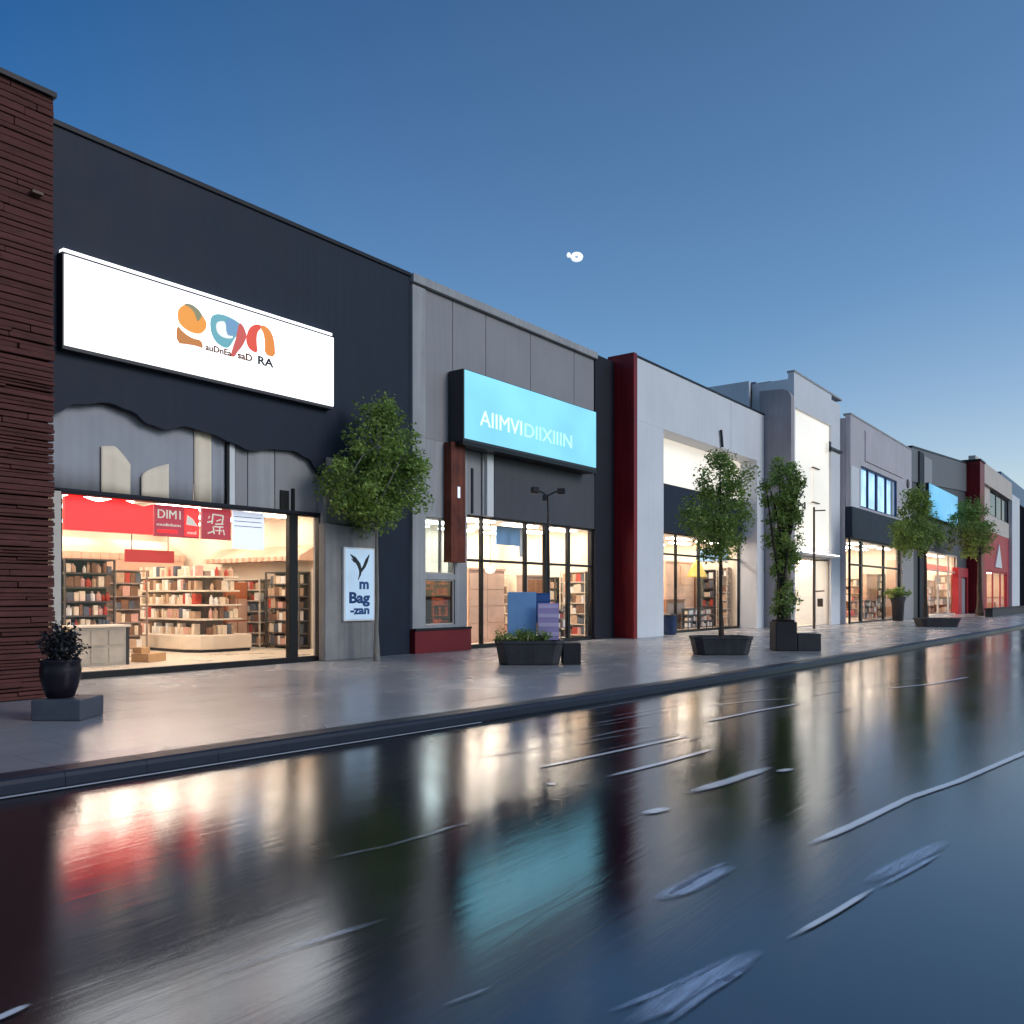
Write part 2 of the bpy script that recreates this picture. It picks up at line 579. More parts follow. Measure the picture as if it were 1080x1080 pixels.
    def build(s, name, mat, parent=None, smooth=False, bevel=0.0):
        me = bpy.data.meshes.new(name)
        me.from_pydata(s.v, [], s.f)
        for m in (mat if isinstance(mat, (list, tuple)) else [mat]):
            me.materials.append(m)
        if any(s.mi):
            me.polygons.foreach_set('material_index', s.mi)
        if smooth:
            me.polygons.foreach_set('use_smooth', [True] * len(me.polygons))
        me.update()
        o = bpy.data.objects.new(name, me)
        COL.objects.link(o)
        if parent is not None:
            o.parent = parent
            if parent.type == 'EMPTY':
                o.matrix_parent_inverse = Matrix.Translation(-Vector(parent.location))
        if bevel > 0:
            bv = o.modifiers.new('bevel', 'BEVEL')
            bv.width = bevel
            bv.segments = 2
            bv.limit_method = 'ANGLE'
            bv.angle_limit = R(40)
        return o


def B(name, mat, parent, x0, x1, y0, y1, z0, z1, bevel=0.0):
    return MB().box(x0, x1, y0, y1, z0, z1).build(name, mat, parent, bevel=bevel)


def tag(o, label, cat, group=None, kind=None):
    o['label'] = label
    o['category'] = cat
    if group:
        o['group'] = group
    if kind:
        o['kind'] = kind
    return o


def thing(name, label, cat, loc, group=None):
    o = bpy.data.objects.new(name, None)
    COL.objects.link(o)
    o.location = loc
    o.empty_display_size = 0.3
    return tag(o, label, cat, group)


def struct(o):
    o['kind'] = 'structure'
    return o


def chaikin(p, n=2):
    for _ in range(n):
        q = []
        for i in range(len(p)):
            a, b = p[i], p[(i + 1) % len(p)]
            q.append((a[0] * .75 + b[0] * .25, a[1] * .75 + b[1] * .25))
            q.append((a[0] * .25 + b[0] * .75, a[1] * .25 + b[1] * .75))
        p = q
    return p


def lettering(name, body, mat, parent, x0, x1, z0, z1, y, depth=0.02, shear=0.0, bold=0.0):
    """text facing the street, fitted in the box x0..x1, z0..z1"""
    cu = bpy.data.curves.new(name, 'FONT')
    cu.body = body
    cu.extrude = 0.01
    cu.resolution_u = 3
    cu.offset = bold
    tmp = bpy.data.objects.new(name, cu)
    COL.objects.link(tmp)
    dg = bpy.context.evaluated_depsgraph_get()
    me = bpy.data.meshes.new_from_object(tmp.evaluated_get(dg))
    bpy.data.objects.remove(tmp)
    xs = [v.co.x for v in me.vertices]
    ys = [v.co.y for v in me.vertices]
    ax, bx, ay, by = min(xs), max(xs), min(ys), max(ys)
    for v in me.vertices:
        u = (v.co.x - ax) / (bx - ax)
        w = (v.co.y - ay) / (by - ay)
        v.co = (x0 + (x1 - x0) * (u + shear * w), y - (depth if v.co.z > 0 else 0), z0 + (z1 - z0) * w)
    me.materials.clear()
    me.materials.append(mat)
    o = bpy.data.objects.new(name, me)
    COL.objects.link(o)
    o.parent = parent
    if parent.type == 'EMPTY':
        o.matrix_parent_inverse = Matrix.Translation(-Vector(parent.location))
    return o


def window(root, x0, x1, y, z0, z1, mull=(), trans=(), fm=None, gm=None, t=0.06, d=0.1, sill=0.0):
    """glazed shop front: one frame part with its panes as sub-parts"""
    fm = fm or frame_m
    gm = gm or glass
    m = MB()
    zb = z0 + max(sill, t)
    m.box(x0, x1, y, y + d, z0, zb)
    m.box(x0, x1, y, y + d, z1 - t, z1)
    m.box(x0, x0 + t, y, y + d, zb, z1 - t)
    m.box(x1 - t, x1, y, y + d, zb, z1 - t)
    xs = [x0 + t] + [v for q in mull for v in (q[0], q[1])] + [x1 - t]
    for a, b in mull:
        m.box(a, b, y - 0.005, y + d, zb, z1 - t)
    for k in range(0, len(xs), 2):
        for a, b in trans:
            m.box(xs[k], xs[k + 1], y + 0.01, y + d - 0.01, a, b)
    fr = m.build('window_frame', fm, root, bevel=0.008)
    zs = [zb] + [v for q in trans for v in q] + [z1 - t]
    for k in range(0, len(xs), 2):
        for j in range(0, len(zs), 2):
            MB().box(xs[k], xs[k + 1], y + d * 0.5 - 0.006, y + d * 0.5 + 0.006, zs[j], zs[j + 1]).build('pane', gm, fr)
    return fr


def room(root, x0, x1, y0, y1, h, lights=(3, 3), lm=None, wm=None, fmn=None, lx=1.5, ly=0.5):
    """lit shop interior behind the glass"""
    B('floor', fmn or floor_m, root, x0, x1, y0, y1, -0.06, 0.02)
    B('back_wall', wm or wall_in, root, x0, x1, y1, y1 + 0.15, 0.02, h)
    B('inner_wall', wm or wall_in, root, x0 - 0.1, x0, y0, y1, 0.02, h)
    B('inner_wall', wm or wall_in, root, x1, x1 + 0.1, y0, y1, 0.02, h)
    B('ceiling', ceil_in, root, x0 - 0.1, x1 + 0.1, y0, y1 + 0.15, h, h + 0.1)
    nx, ny = lights
    for i in range(nx):
        for j in range(ny):
            cx = x0 + (x1 - x0) * (i + 0.5) / nx
            cy = y0 + 0.2 + (y1 - y0 - 0.2) * (j + 0.5) / ny
            B('ceiling_light', lm or lamp_m, root, cx - lx / 2, cx + lx / 2, cy - ly / 2, cy + ly / 2, h - 0.06, h - 0.01)


def shell(root, x0, x1, yf, depth, z, wm, th=0.2):
    """sides, back and roof of a block (its street face is built apart)"""
    B('side_wall', wm, root, x0, x0 + th, yf, yf + depth, -0.06, z - 0.25)
    B('side_wall', wm, root, x1 - th, x1, yf, yf + depth, -0.06, z - 0.25)
    B('rear_wall', wm, root, x0 + th, x1 - th, yf + depth - th, yf + depth, -0.06, z - 0.25)
    B('roof', roof_m, root, x0 + th, x1 - th, yf, yf + depth - th, z - 0.75, z - 0.5)


# ------------------------------------------------------------------ ground
g = struct(MB().box(-1500, 1500, -1500, 1500, -0.6, -0.45).build('ground', ground_m))

KERB = [(-260, -7.2), (-60, -7.3), (-20, -7.6), (-8, -8.0), (-4, -8.35), (0.5, -8.85), (8, -9.4), (20, -9.95), (44, -10.7), (80, -11.2), (140, -11.5), (500, -12)]


def kerb_y(x):
    for (a, ya), (b, yb) in zip(KERB, KERB[1:]):
        if a <= x <= b:
            t = (x - a) / (b - a)
            return ya + (yb - ya) * t
    return -8


KX = [-260, -60] + [-20 + i * 1.5 for i in range(70)] + [95, 120, 160, 250, 500]
sm = {}
for x in KX:      # soften the kerb line
    sm[x] = sum(kerb_y(min(499, max(-259, x + d))) for d in (-5, -2.5, 0, 2.5, 5)) / 5


def strip(name, mat, o0, o1, z, zb, kind=True, smooth=False):
    """ribbon following the kerb between offsets o0 (street side) and o1"""
    poly = [(x, sm[x] + o0) for x in KX] + [(x, (sm[x] + o1) if o1 < 50 else o1 - 50 - 25) for x in reversed(KX)]
    o = MB().prism_xy(poly, zb, z).build(name, mat)
    return struct(o)


road = struct(MB().prism_xy([(-400, -200), (700, -200)] + [(x, sm[x] + 0.02) for x in reversed(KX)], -0.4, ROADZ).build('road', road_m))
strip('pavement', pave_m, 0.32, 50 + 25 + 30, 0.0, -0.4)
# kerb stones with a rounded nose
m = MB()
prof = [(0.0, -0.4), (0.0, -0.05), (0.015, -0.015), (0.05, 0.0), (0.315, 0.004), (0.315, -0.4)]
n = len(prof)
for xa_, xb_ in zip(KX, KX[1:]):
    ya_, yb_ = sm[xa_], sm[xb_]
    ns = max(1, round((xb_ - xa_) / 0.75)) if xb_ - xa_ < 5 else 1
    for q in range(ns):
        b = len(m.v)
        for e_, g_ in ((q / ns, 0.0025), ((q + 1) / ns, -0.0025)):
            for o_, z_ in prof:
                m.v.append((xa_ + (xb_ - xa_) * e_ + g_, ya_ + (yb_ - ya_) * e_ + o_, z_))
        for k in range(n - 1):
            m.f.append([b + k, b + n + k, b + n + k + 1, b + k + 1])
            m.mi.append(0)
struct(m.build('kerb', kerb_m))
# gutter channel: thin film of water along the kerb foot
struct(MB().sheet([(x, sm[x] - 0.12) for x in KX] + [(x, sm[x] - 0.002) for x in reversed(KX)], ROADZ + 0.004).build('gutter', puddle_m))


def marking(name, pts, w, mat, zoff=0.009, taper=True):
    P = [Vector(rp(*p)) for p in pts]
    Q = []
    for a, b in zip(P, P[1:]):
        k = max(3, int((b - a).length / 0.12))
        Q += [a.lerp(b, i / k) for i in range(k)]
    Q.append(P[-1])
    mm = MB()
    wear = []
    z = ROADZ + zoff
    n_ = len(Q)
    length = sum((b - a).length for a, b in zip(Q, Q[1:]))
    run = 0.0
    rows = ((1.25, 0.0), (0.6, 1.0), (-0.6, 1.0), (-1.25, 0.0))     # worn thin towards both edges
    for i, p in enumerate(Q):
        if i:
            run += (p - Q[i - 1]).length
        d = (Q[min(i + 1, n_ - 1)] - Q[max(i - 1, 0)]).normalized()
        nrm = Vector((-d.y, d.x))
        endf = min(1, min(run, length - run) / min(0.35, length * 0.25))
        ww = w * 0.38 * (0.45 + 0.55 * endf) * (1 + random.uniform(-0.06, 0.06))
        for k_, a_ in rows:
            q = p + nrm * ww * k_
            mm.v.append((q.x, q.y, z))
            wear.append(a_ * endf)
    for i in range(n_ - 1):
        for k in range(3):
            mm.f.append([i * 4 + k, i * 4 + k + 1, (i + 1) * 4 + k + 1, (i + 1) * 4 + k])
            mm.mi.append(0)
    o = mm.build(name, mat)
    at = o.data.attributes.new('wear', 'FLOAT', 'POINT')
    at.data.foreach_set('value', wear)
    if o.data.polygons[0].normal.z < 0:
        o.data.flip_normals()
    return struct(o)


LINES = [
    ([(675, 860), (708, 852)], 0.14, paint_w), ([(722, 838), (770, 824), (814, 809)], 0.17, paint_w), ([(818, 815), (838, 811)], 0.12, paint_w),
    ([(636, 821), (700, 805), (757, 789)], 0.10, paint_w), ([(560, 812), (650, 793), (733, 775)], 0.09, paint_w),
    ([(742, 762), (800, 750), (846, 742)], 0.11, paint_w), ([(735, 746), (800, 739), (838, 737)], 0.06, paint_w),
    ([(850, 893), (900, 871), (960, 842), (1010, 825), (1080, 795), (1130, 775)], 0.10, paint_w),
    ([(828, 993), (880, 964), (925, 936)], 0.05, paint_w),
    ([(575, 828), (588, 827)], 0.09, paint_w), ([(610, 829), (622, 826)], 0.09, paint_f),
    ([(330, 910), (410, 893), (480, 872), (515, 864)], 0.05, paint_f), ([(210, 1035), (300, 1004), (415, 968)], 0.07, paint_f),
    ([(465, 1063), (500, 1050), (522, 1041)], 0.03, paint_f), ([(-20, 1082), (0, 1075), (33, 1060)], 0.06, paint_w),
    ([(500, 800), (545, 793), (592, 784)], 0.14, paint_f), ([(610, 781), (660, 770), (700, 764)], 0.09, paint_f),
    ([(620, 765), (690, 752), (728, 748)], 0.08, paint_f), ([(930, 727), (980, 722), (1024, 714)], 0.11, paint_w),
    ([(880, 753), (905, 745)], 0.10, paint_f),
    ([(560, 795), (640, 779), (690, 771)], 0.07, paint_f), ([(540, 782), (600, 771), (668, 760)], 0.06, paint_f), ([(600, 800), (680, 782), (728, 772)], 0.05, paint_f),
    ([(640, 757), (720, 743), (790, 734)], 0.06, paint_f), ([(700, 742), (780, 730), (850, 722)], 0.06, paint_f), ([(760, 733), (840, 723), (900, 716)], 0.07, paint_f),
    ([(850, 735), (930, 722), (990, 712)], 0.08, paint_f), ([(560, 765), (610, 757), (650, 750)], 0.05, paint_f), ([(690, 790), (740, 778), (770, 772)], 0.05, paint_f),
    ([(920, 705), (980, 697), (1040, 690)], 0.1, paint_f), ([(505, 775), (560, 766), (600, 760)], 0.04, paint_f), ([(600, 752), (640, 745), (680, 738)], 0.08, paint_f),
]
kl = [x for x in KX if -14 <= x <= 2]
kp = MB().sheet([(x, sm[x] - 0.17) for x in kl] + [(x, sm[x] - 0.115) for x in reversed(kl)], ROADZ + 0.009)
ko = kp.build('marking_or_glint', worn_paint('gutter glint paint', (0.85, 0.85, 0.85), 0.1, 0.4))  # pale reflection along the gutter, painted as a strip
ka = ko.data.attributes.new('wear', 'FLOAT', 'POINT')
ka.data.foreach_set('value', [1.0] * len(ko.data.vertices))
struct(ko)
for pts, w, mt in LINES:
    marking('marking_or_glint', pts, w, mt)


for pts, w in (([(690, 951), (722, 938), (750, 923), (775, 914)], 0.36), ([(706, 944), (735, 926), (768, 909)], 0.14),
               ([(660, 1084), (715, 1052), (760, 1026), (802, 1003)], 0.34), ([(700, 1084), (745, 1048), (796, 1016)], 0.12), ([(640, 1070), (700, 1046), (770, 1012)], 0.1),
               ([(912, 933), (945, 916), (975, 900), (1000, 887)], 0.3), ([(925, 938), (960, 919), (992, 901)], 0.1)):
    marking('marking_or_glint', pts, w * 0.5, paint_b)


# ------------------------------------------------------------------ brick-clad pier at the left
t = thing('brick_pier', 'tall dark red rough brick pier at the left edge beside navy shop', 'wall', (-3.8, -1.2, 0))
PX1 = -1.66
B('core', brick_gap, t, -6.5, PX1 - 0.05, -2.44, -0.03, -0.05, 9.38)
m = MB()
z = 0.0
rnd = random.Random(3)
while z < 9.3:
    h = rnd.choice((0.05, 0.065, 0.08, 0.095)) if z < 5.6 else rnd.choice((0.09, 0.11, 0.13))
    x = -6.5
    while x < PX1 - 0.02:
        w = rnd.uniform(0.9, 2.6)
        x2 = min(PX1, x + w)
        if PX1 - x2 < 0.25:
            x2 = PX1
        d = rnd.uniform(0.0, 0.07 if z < 5.6 else 0.025)
        dz = rnd.uniform(-0.012, 0.012) if z < 5.6 else 0
        b0 = len(m.v)
        m.box(x, x2 - (0.006 if x2 < PX1 else 0), -2.5 - d, -2.43, z + 0.012, min(z + h, 9.38))
        for i in (b0 + 1, b0 + 2, b0 + 5, b0 + 6):
            vx, vy, vz = m.v[i]
            m.v[i] = (vx, vy, vz + dz)
        x = x2
    z += h
m.build('brick_face', brick, t, bevel=0.01)
B('capstone', cap_m, t, -6.55, PX1 + 0.02, -2.58, 0.0 - 0.02, 9.38, 9.46)
B('vent_plate', pole_b, t, -2.02, -1.86, -2.62, -2.5, 7.76, 7.80)

# ------------------------------------------------------------------ 1: navy shop
X0, X1 = -1.64, 8.94
t = thing('navy_shop', 'navy blue shop building with a wide bright supermarket window', 'shop', (3.5, 0, 0))
shell(t, X0, X1, 0.11, 13.8, 10.4, navy)
wave = [(-0.45, 5.0), (-0.1, 5.22), (0.55, 5.36), (1.0, 5.28), (1.35, 5.08), (1.75, 5.02), (2.2, 5.16), (2.8, 5.1), (3.3, 4.98), (3.8, 4.86), (4.4, 4.98), (5.0, 5.02), (5.45, 4.9), (5.75, 4.62), (5.92, 4.3)]
w2 = []
for i in range(len(wave) - 1):
    for k in range(4):
        q = k / 4
        a, b = wave[i], wave[i + 1]
        w2.append((a[0] + (b[0] - a[0]) * q, a[1] + (b[1] - a[1]) * (q * q * (3 - 2 * q))))
poly = [(X0, 10.32), (X0, 4.95)] + w2 + [(5.92, 4.3), (5.98, 0.0), (X1, 0.0), (X1, 10.32)]
MB().prism_xz(poly, 0.0, 0.1).build('fascia_wall', navy, t)
B('parapet_cap', cap_m, t, X0, X1, -0.05, 0.4, 10.32, 10.42, bevel=0.01)
B('side_jamb', cream_fr, t, fx(59) - 0.06, fx(65.5), 0.04, 0.3, 0.0, 3.58)


def drape(x0, x1, z0, z1, y, mat, amp=0.04, pitch=0.33, top=None, ph=0.0):
    mm = MB()
    nx = max(6, int((x1 - x0) / 0.04))
    for j in range(5):
        for i in range(nx + 1):
            u = i / nx
            x = x0 + (x1 - x0) * u
            zt = z1 if top is None else z0 + (z1 - z0) * top(u)
            zz = z0 + (zt - z0) * j / 4
            a = amp * (1.0 - 0.35 * j / 4)
            mm.v.append((x, y + a * math.sin(2 * math.pi * x / pitch + ph + 0.8 * math.sin(x * 2.1)) + 0.3 * a * math.sin(x * 31), zz))
    for j in range(4):
        for i in range(nx):
            k = j * (nx + 1) + i
            mm.f.append([k, k + 1, k + nx + 2, k + nx + 1])
            mm.mi.append(0)
    o = mm.build('drape', mat, t, smooth=True)
    so = o.modifiers.new('solid', 'SOLIDIFY')
    so.thickness = 0.012
    return o


YD = 0.22
drape(X0 + 0.2, fx(204, YD), 3.62, 5.6, YD, drape_m, amp=0.012, pitch=0.8)
drape(fx(107, YD - .06), fx(138, YD - .06), 3.62, 4.62, YD - 0.06, drape_lit, amp=0.012, pitch=0.5, top=lambda u: 1 - 0.75 * max(0, (u - 0.4)) ** 1.3 - 0.1 * (1 - u))  # cut to the outline of a warm lit patch
drape(fx(149, YD - .06), fx(178, YD - .06), 3.62, 4.35, YD - 0.06, drape_lit, amp=0.012, pitch=0.5, top=lambda u: 0.55 + 0.45 * u ** 0.6)
drape(fx(204, YD) + 0.01, fx(222, YD), 3.62, 5.6, YD - 0.02, drape_lit, amp=0.02, pitch=0.3)
drape(fx(222, YD) + 0.01, fx(239, YD), 3.62, 5.6, YD, drape_m, amp=0.015, pitch=0.3)
B('clerestory_post', frame_m, t, fx(239, .15), fx(241.5, .15), 0.13, 0.26, 3.62, 5.5)
B('clerestory_post', white_t, t, fx(242, .15), fx(247.5, .15), 0.14, 0.26, 3.62, 5.5)
B('clerestory_panel', grey_pan, t, fx(248.5, .17), fx(261, .17), 0.18, 0.26, 3.62, 5.5)
B('clerestory_panel', grey_lt, t, fx(261.5, .17), fx(289, .17), 0.16, 0.26, 3.62, 5.5)
B('clerestory_panel', grey_pan, t, fx(290, .17), 6.25, 0.16, 0.26, 3.62, 5.5)
B('clerestory_post', frame_m, t, fx(303, .3), fx(306, .3), 0.12, 0.15, 3.62, 4.15)
B('clerestory_post', frame_m, t, fx(291, .3), fx(300, .3), 0.125, 0.15, 3.62, 4.08)
B('window_head', navy2, t, X0 + .2, 6.2, 0.04, 0.58, 3.55, 3.615)
window(t, fx(65.5), fx(339), 0.06, 0.0, 3.55, mull=[(fx(307), fx(316))], sill=0.13, t=0.035, d=0.14)
B('side_jamb', grey_lt, t, fx(339) + 0.002, fx(344) , -0.06, 0.3, 0.0, 4.6)
room(t, X0 + 0.31, 8.6, 0.6, 12.0, 3.95, lights=(4, 5), lx=1.7, ly=0.42)
# grey pier with the lightbox poster
B('grey_pier', grey_conc, t, fx(345, -.1), 7.2, -0.1, -0.003, 3.36, 5.0, bevel=0.05)
MB().prism_xz([(fx(343, -.25), 0), (7.44, 0), (7.44, 3.22), (7.2, 3.3), (fx(343, -.25), 3.36)], -0.25, -0.003).build('grey_pier', grey_conc, t, bevel=0.03)
B('drain_pipe', grey_lt, t, 7.47, 7.53, -0.16, -0.08, 0.0, 3.2)

# red banner, panels and notice behind the glass
YB = 0.34
bz = 2.86
b_ = MB()
top = [(fx(68, YB) + (fx(161.5, YB) - fx(68, YB)) * i / 24, 3.5 + 0.045 * math.sin(i * 0.55) - (0.03 if i > 20 else 0)) for i in range(25)]
poly = [(fx(68, YB), bz), (fx(161.5, YB), bz)] + top[::-1]
o = b_.prism_xz(poly, YB, YB + 0.08).build('red_banner', red_lit)
tag(o, 'long plain red banner hung behind the supermarket window at its left', 'banner')
t2 = thing('menu_board', 'dark red menu board with letters beside the long red banner', 'sign', (fx(186, YB), YB, bz))
B('board', crim_lit, t2, fx(163, YB), fx(210, YB), YB, YB + 0.06, 2.84, 3.5)
B('insert', red_lit, t2, fx(195, YB), fx(209, YB), YB - 0.012, YB, 2.88, 3.46)
lettering('lettering', 'DIM1', ink_pale, t2, fx(166, YB), fx(190, YB), 3.22, 3.4, YB - 0.004)
lettering('lettering', 'mudinlunn', ink_pale, t2, fx(165, YB), fx(190, YB), 3.06, 3.12, YB - 0.004)
lettering('lettering', 'manan', red_lit, t2, fx(166, YB), fx(186, YB), 2.92, 2.98, YB - 0.004)
MB().prism_xz([(fx(196, YB), 3.12), (fx(208, YB), 3.1), (fx(203, YB), 3.25), (fx(197, YB), 3.33)], YB - 0.02, YB - 0.012).build('emblem', ink_pale, t2)
lettering('lettering', 'mnd', ink_pale, t2, fx(197, YB), fx(206, YB), 2.92, 2.99, YB - 0.016)
t2 = thing('glyph_board', 'crimson square board with pale brush glyphs next to white notice', 'sign', (fx(228, YB), YB, bz))
B('board', crim_lit, t2, fx(213, YB), fx(243.5, YB), YB, YB + 0.06, 2.84, 3.52)
m = MB()
gx0, gx1 = fx(216, YB), fx(240, YB)
for (u0, v0, u1, v1, w) in [(.1, .55, .3, .6, .03), (.3, .5, .35, .9, .03), (.35, .88, .8, .85, .03), (.8, .85, .75, .55, .03), (.45, .5, .8, .52, .03), (.5, .62, .7, .7, .025), (.12, .12, .35, .2, .03), (.35, .4, .4, .1, .03), (.4, .4, .8, .4, .03), (.65, .4, .62, .1, .03), (.8, .3, .85, .08, .025), (.15, .7, .2, .8, .025), (.45, .25, .75, .25, .025)]:
    ax, az, bx_, bz_ = gx0 + (gx1 - gx0) * u0, 2.9 + .56 * v0, gx0 + (gx1 - gx0) * u1, 2.9 + .56 * v1
    d = Vector((bx_ - ax, bz_ - az)).normalized() * w * 0.5
    nx_, nz_ = -d.y, d.x
    m.prism_xz([(ax + nx_, az + nz_), (ax - nx_, az - nz_), (bx_ - nx_, bz_ - nz_), (bx_ + nx_, bz_ + nz_)], YB - 0.012, YB - 0.001 - 0.0005 * len(m.f) / 6)
m.build('glyph', ink_pale, t2)
t2 = thing('white_notice', 'pale white notice sheet with ruled lines hung in supermarket window', 'notice', (fx(262, YB), YB, 2.6))
B('sheet', notice_lit, t2, fx(245.5, YB), fx(278.5, YB), YB, YB + 0.03, 2.66, 3.52)
for zz in (3.38, 3.28, 3.17):
    B('ruled_line', ink_navy, t2, fx(247, YB), fx(276, YB), YB - 0.006, YB - 0.001, zz, zz + 0.014)

# white logo sign
YS = -0.25
t = thing('logo_sign', 'large backlit white sign with an orange, teal and red logo', 'sign', (2.8, YS, 6.2))
sx0, sx1, sz0, sz1 = -0.42, 6.02, 6.22, 7.9
B('housing', sign_dark, t, sx0 - 0.02, sx1 + 0.02, YS + 0.05, -0.01, sz0 - 0.06, sz1 + 0.05)
B('face', sign_white, t, sx0, sx1, YS, YS + 0.048, sz0, sz1, bevel=0.01)
B('top_light_strip', sign_white, t, sx0, sx1, YS + 0.06, -0.03, sz1 + 0.052, sz1 + 0.12)


def logo(name, pts, col, k, smooth=2, s=0.9):
    P = [(fx(160 + a / 6.75, YS), fz(160 + a / 6.75, 280 + b / 6.75, YS)) for a, b in pts]
    if smooth:
        P = chaikin(P, smooth)
    mt = glow('logo ' + name, col, s, base=[c * 0.12 for c in col])
    return MB().prism_xz(P, YS - 0.006 - 0.004 * k, YS - 0.001 - 0.004 * (k - 1) * 0.999).build('logo_shape', mt, t)


logo('orange', [(183, 372), (186, 315), (215, 285), (255, 275), (300, 288), (340, 325), (372, 375), (392, 412), (384, 455), (350, 488), (300, 484), (245, 458), (200, 420)], (0.9, 0.33, 0.015), 1)
logo('olive', [(222, 277), (250, 270), (290, 280), (335, 318), (358, 355), (345, 380), (325, 402), (314, 372), (300, 330), (265, 295)], (0.24, 0.24, 0.12), 2, 2, 0.9)
logo('brown', [(176, 418), (176, 553), (260, 562), (330, 576), (366, 592), (352, 532), (290, 520), (225, 478)], (0.56, 0.19, 0.02), 1, 1)
logo('teal', [(414, 400), (425, 360), (460, 343), (520, 352), (600, 392), (645, 430), (625, 470), (585, 525), (548, 592), (500, 580), (450, 540), (420, 475)], (0.14, 0.42, 0.5), 1)
logo('white', [(455, 440), (460, 405), (495, 394), (524, 404), (530, 470), (585, 508), (560, 524), (500, 512), (465, 480)], (0.93, 0.95, 0.97), 2)
logo('blue', [(526, 376), (570, 385), (605, 405), (612, 450), (598, 492), (570, 505), (528, 492)], (0.16, 0.34, 0.56), 3, 1)
logo('red leg', [(618, 405), (645, 425), (668, 480), (672, 515), (640, 580), (605, 618), (588, 652), (558, 648), (572, 592), (600, 510)], (0.62, 0.09, 0.07), 4, 1)
logo('red arch', [(670, 515), (690, 450), (725, 420), (775, 420), (775, 452), (750, 475), (744, 540), (756, 628), (700, 602), (676, 560)], (0.8, 0.07, 0.03), 1, 1)
logo('amber arch', [(776, 420), (820, 438), (855, 482), (874, 555), (878, 656), (803, 634), (806, 545), (795, 478), (776, 453)], (0.85, 0.27, 0.03), 1, 1)
lettering('lettering', 'auDnEa', surf('brown ink', (0.2, 0.06, 0.015), 0.5), t, fx(216.5, YS), fx(244, YS), 6.79, 6.93, YS - 0.001, 0.006, bold=0.03)
lettering('lettering', 'saD', surf('brown ink', (0.2, 0.06, 0.015), 0.5), t, fx(250.5, YS), fx(266, YS), 6.79, 6.95, YS - 0.001, 0.006, bold=0.03)
lettering('lettering', 'RA', ink_dark, t, fx(272, YS), fx(288.5, YS), 6.78, 6.97, YS - 0.001, 0.006, bold=0.03)

# lightbox poster on the grey pier
YP = -0.27
t = thing('lightbox_poster', 'pale blue lightbox poster with dark antler emblem on grey pier', 'poster', (6.79, YP, 1.0))
B('frame', white_t, t, 6.27, 7.31, -0.33, -0.252, 0.96, 2.80, bevel=0.01)
B('sheet', poster_lit, t, 6.32, 7.26, -0.342, -0.331, 1.0, 2.76)


def pp(u, v):      # poster unit square
    return 6.32 + 0.94 * u, 1.0 + 1.76 * v


def stroke(m, pts, w, y0, y1):
    P = [Vector(pp(*p)) for p in pts]
    L_, R_ = [], []
    for i, p in enumerate(P):
        d = (P[min(i + 1, len(P) - 1)] - P[max(i - 1, 0)]).normalized()
        ww = w[i] if isinstance(w, (list, tuple)) else w
        L_.append((p.x - d.y * ww / 2, p.y + d.x * ww / 2))
        R_.append((p.x + d.y * ww / 2, p.y - d.x * ww / 2))
    m.prism_xz(L_ + R_[::-1], y0, y1)


m = MB()
stroke(m, [(.5, .62), (.52, .7), (.46, .78), (.32, .86), (.16, .92)], [.05, .1, .12, .1, .02], -0.347, -0.343)
stroke(m, [(.53, .68), (.66, .76), (.74, .84), (.84, .93)], [.06, .09, .1, .02], -0.3475, -0.343)
stroke(m, [(.2, .86), (.3, .82), (.42, .82)], [.02, .05, .03], -0.3465, -0.343)
stroke(m, [(.5, .64), (.44, .56)], [.06, .02], -0.346, -0.343)
m.build('emblem', ink_dark, t)
ink_blue = surf('poster blue ink', (0.02, 0.07, 0.22), 0.5, 0.2, 3)
lettering('lettering', 'm', ink_blue, t, pp(.48, 0)[0], pp(.82, 0)[0], pp(0, .43)[1], pp(0, .54)[1], -0.343, 0.005, bold=0.04)
lettering('lettering', 'Bag', ink_blue, t, pp(.12, 0)[0], pp(.86, 0)[0], pp(0, .18)[1], pp(0, .39)[1], -0.343, 0.005, bold=0.04)
lettering('lettering', '-zan', ink_blue, t, pp(.16, 0)[0], pp(.84, 0)[0], pp(0, .07)[1], pp(0, .16)[1], -0.343, 0.005, bold=0.04)

# ------------------------------------------------------------------ goods and fittings
BOXES = {}


def goods_mesh(k, w, d, h):
    key = (k, w, d, h)
    if key not in BOXES:
        if k in (1, 3, 5, 6) and w < 0.19:
            r_ = min(w, d) / 2
            o = MB().lathe((0, 0, 0), [(r_ * .92, 0), (r_, 0.01), (r_, h * .62), (r_ * .8, h * .74), (r_ * .42, h * .82), (r_ * .42, h), (r_ * .1, h + .002)], 10).build('packaged_goods', GOODS[k], None, smooth=False)
        else:
            o = MB().box(-w / 2, w / 2, -d / 2, d / 2, 0, h).build('packaged_goods', GOODS[k], None, bevel=0.008)
        BOXES[key] = o
        return o, True
    return BOXES[key], False


def put_goods(k, w, d, h, loc, where):
    o, first = goods_mesh(k, w, d, h)
    if not first:
        o = o.copy()
        COL.objects.link(o)
    o.location = loc
    return tag(o, GNAME[k] + ' packaged goods ' + where, 'goods', 'packaged goods on shop shelves')


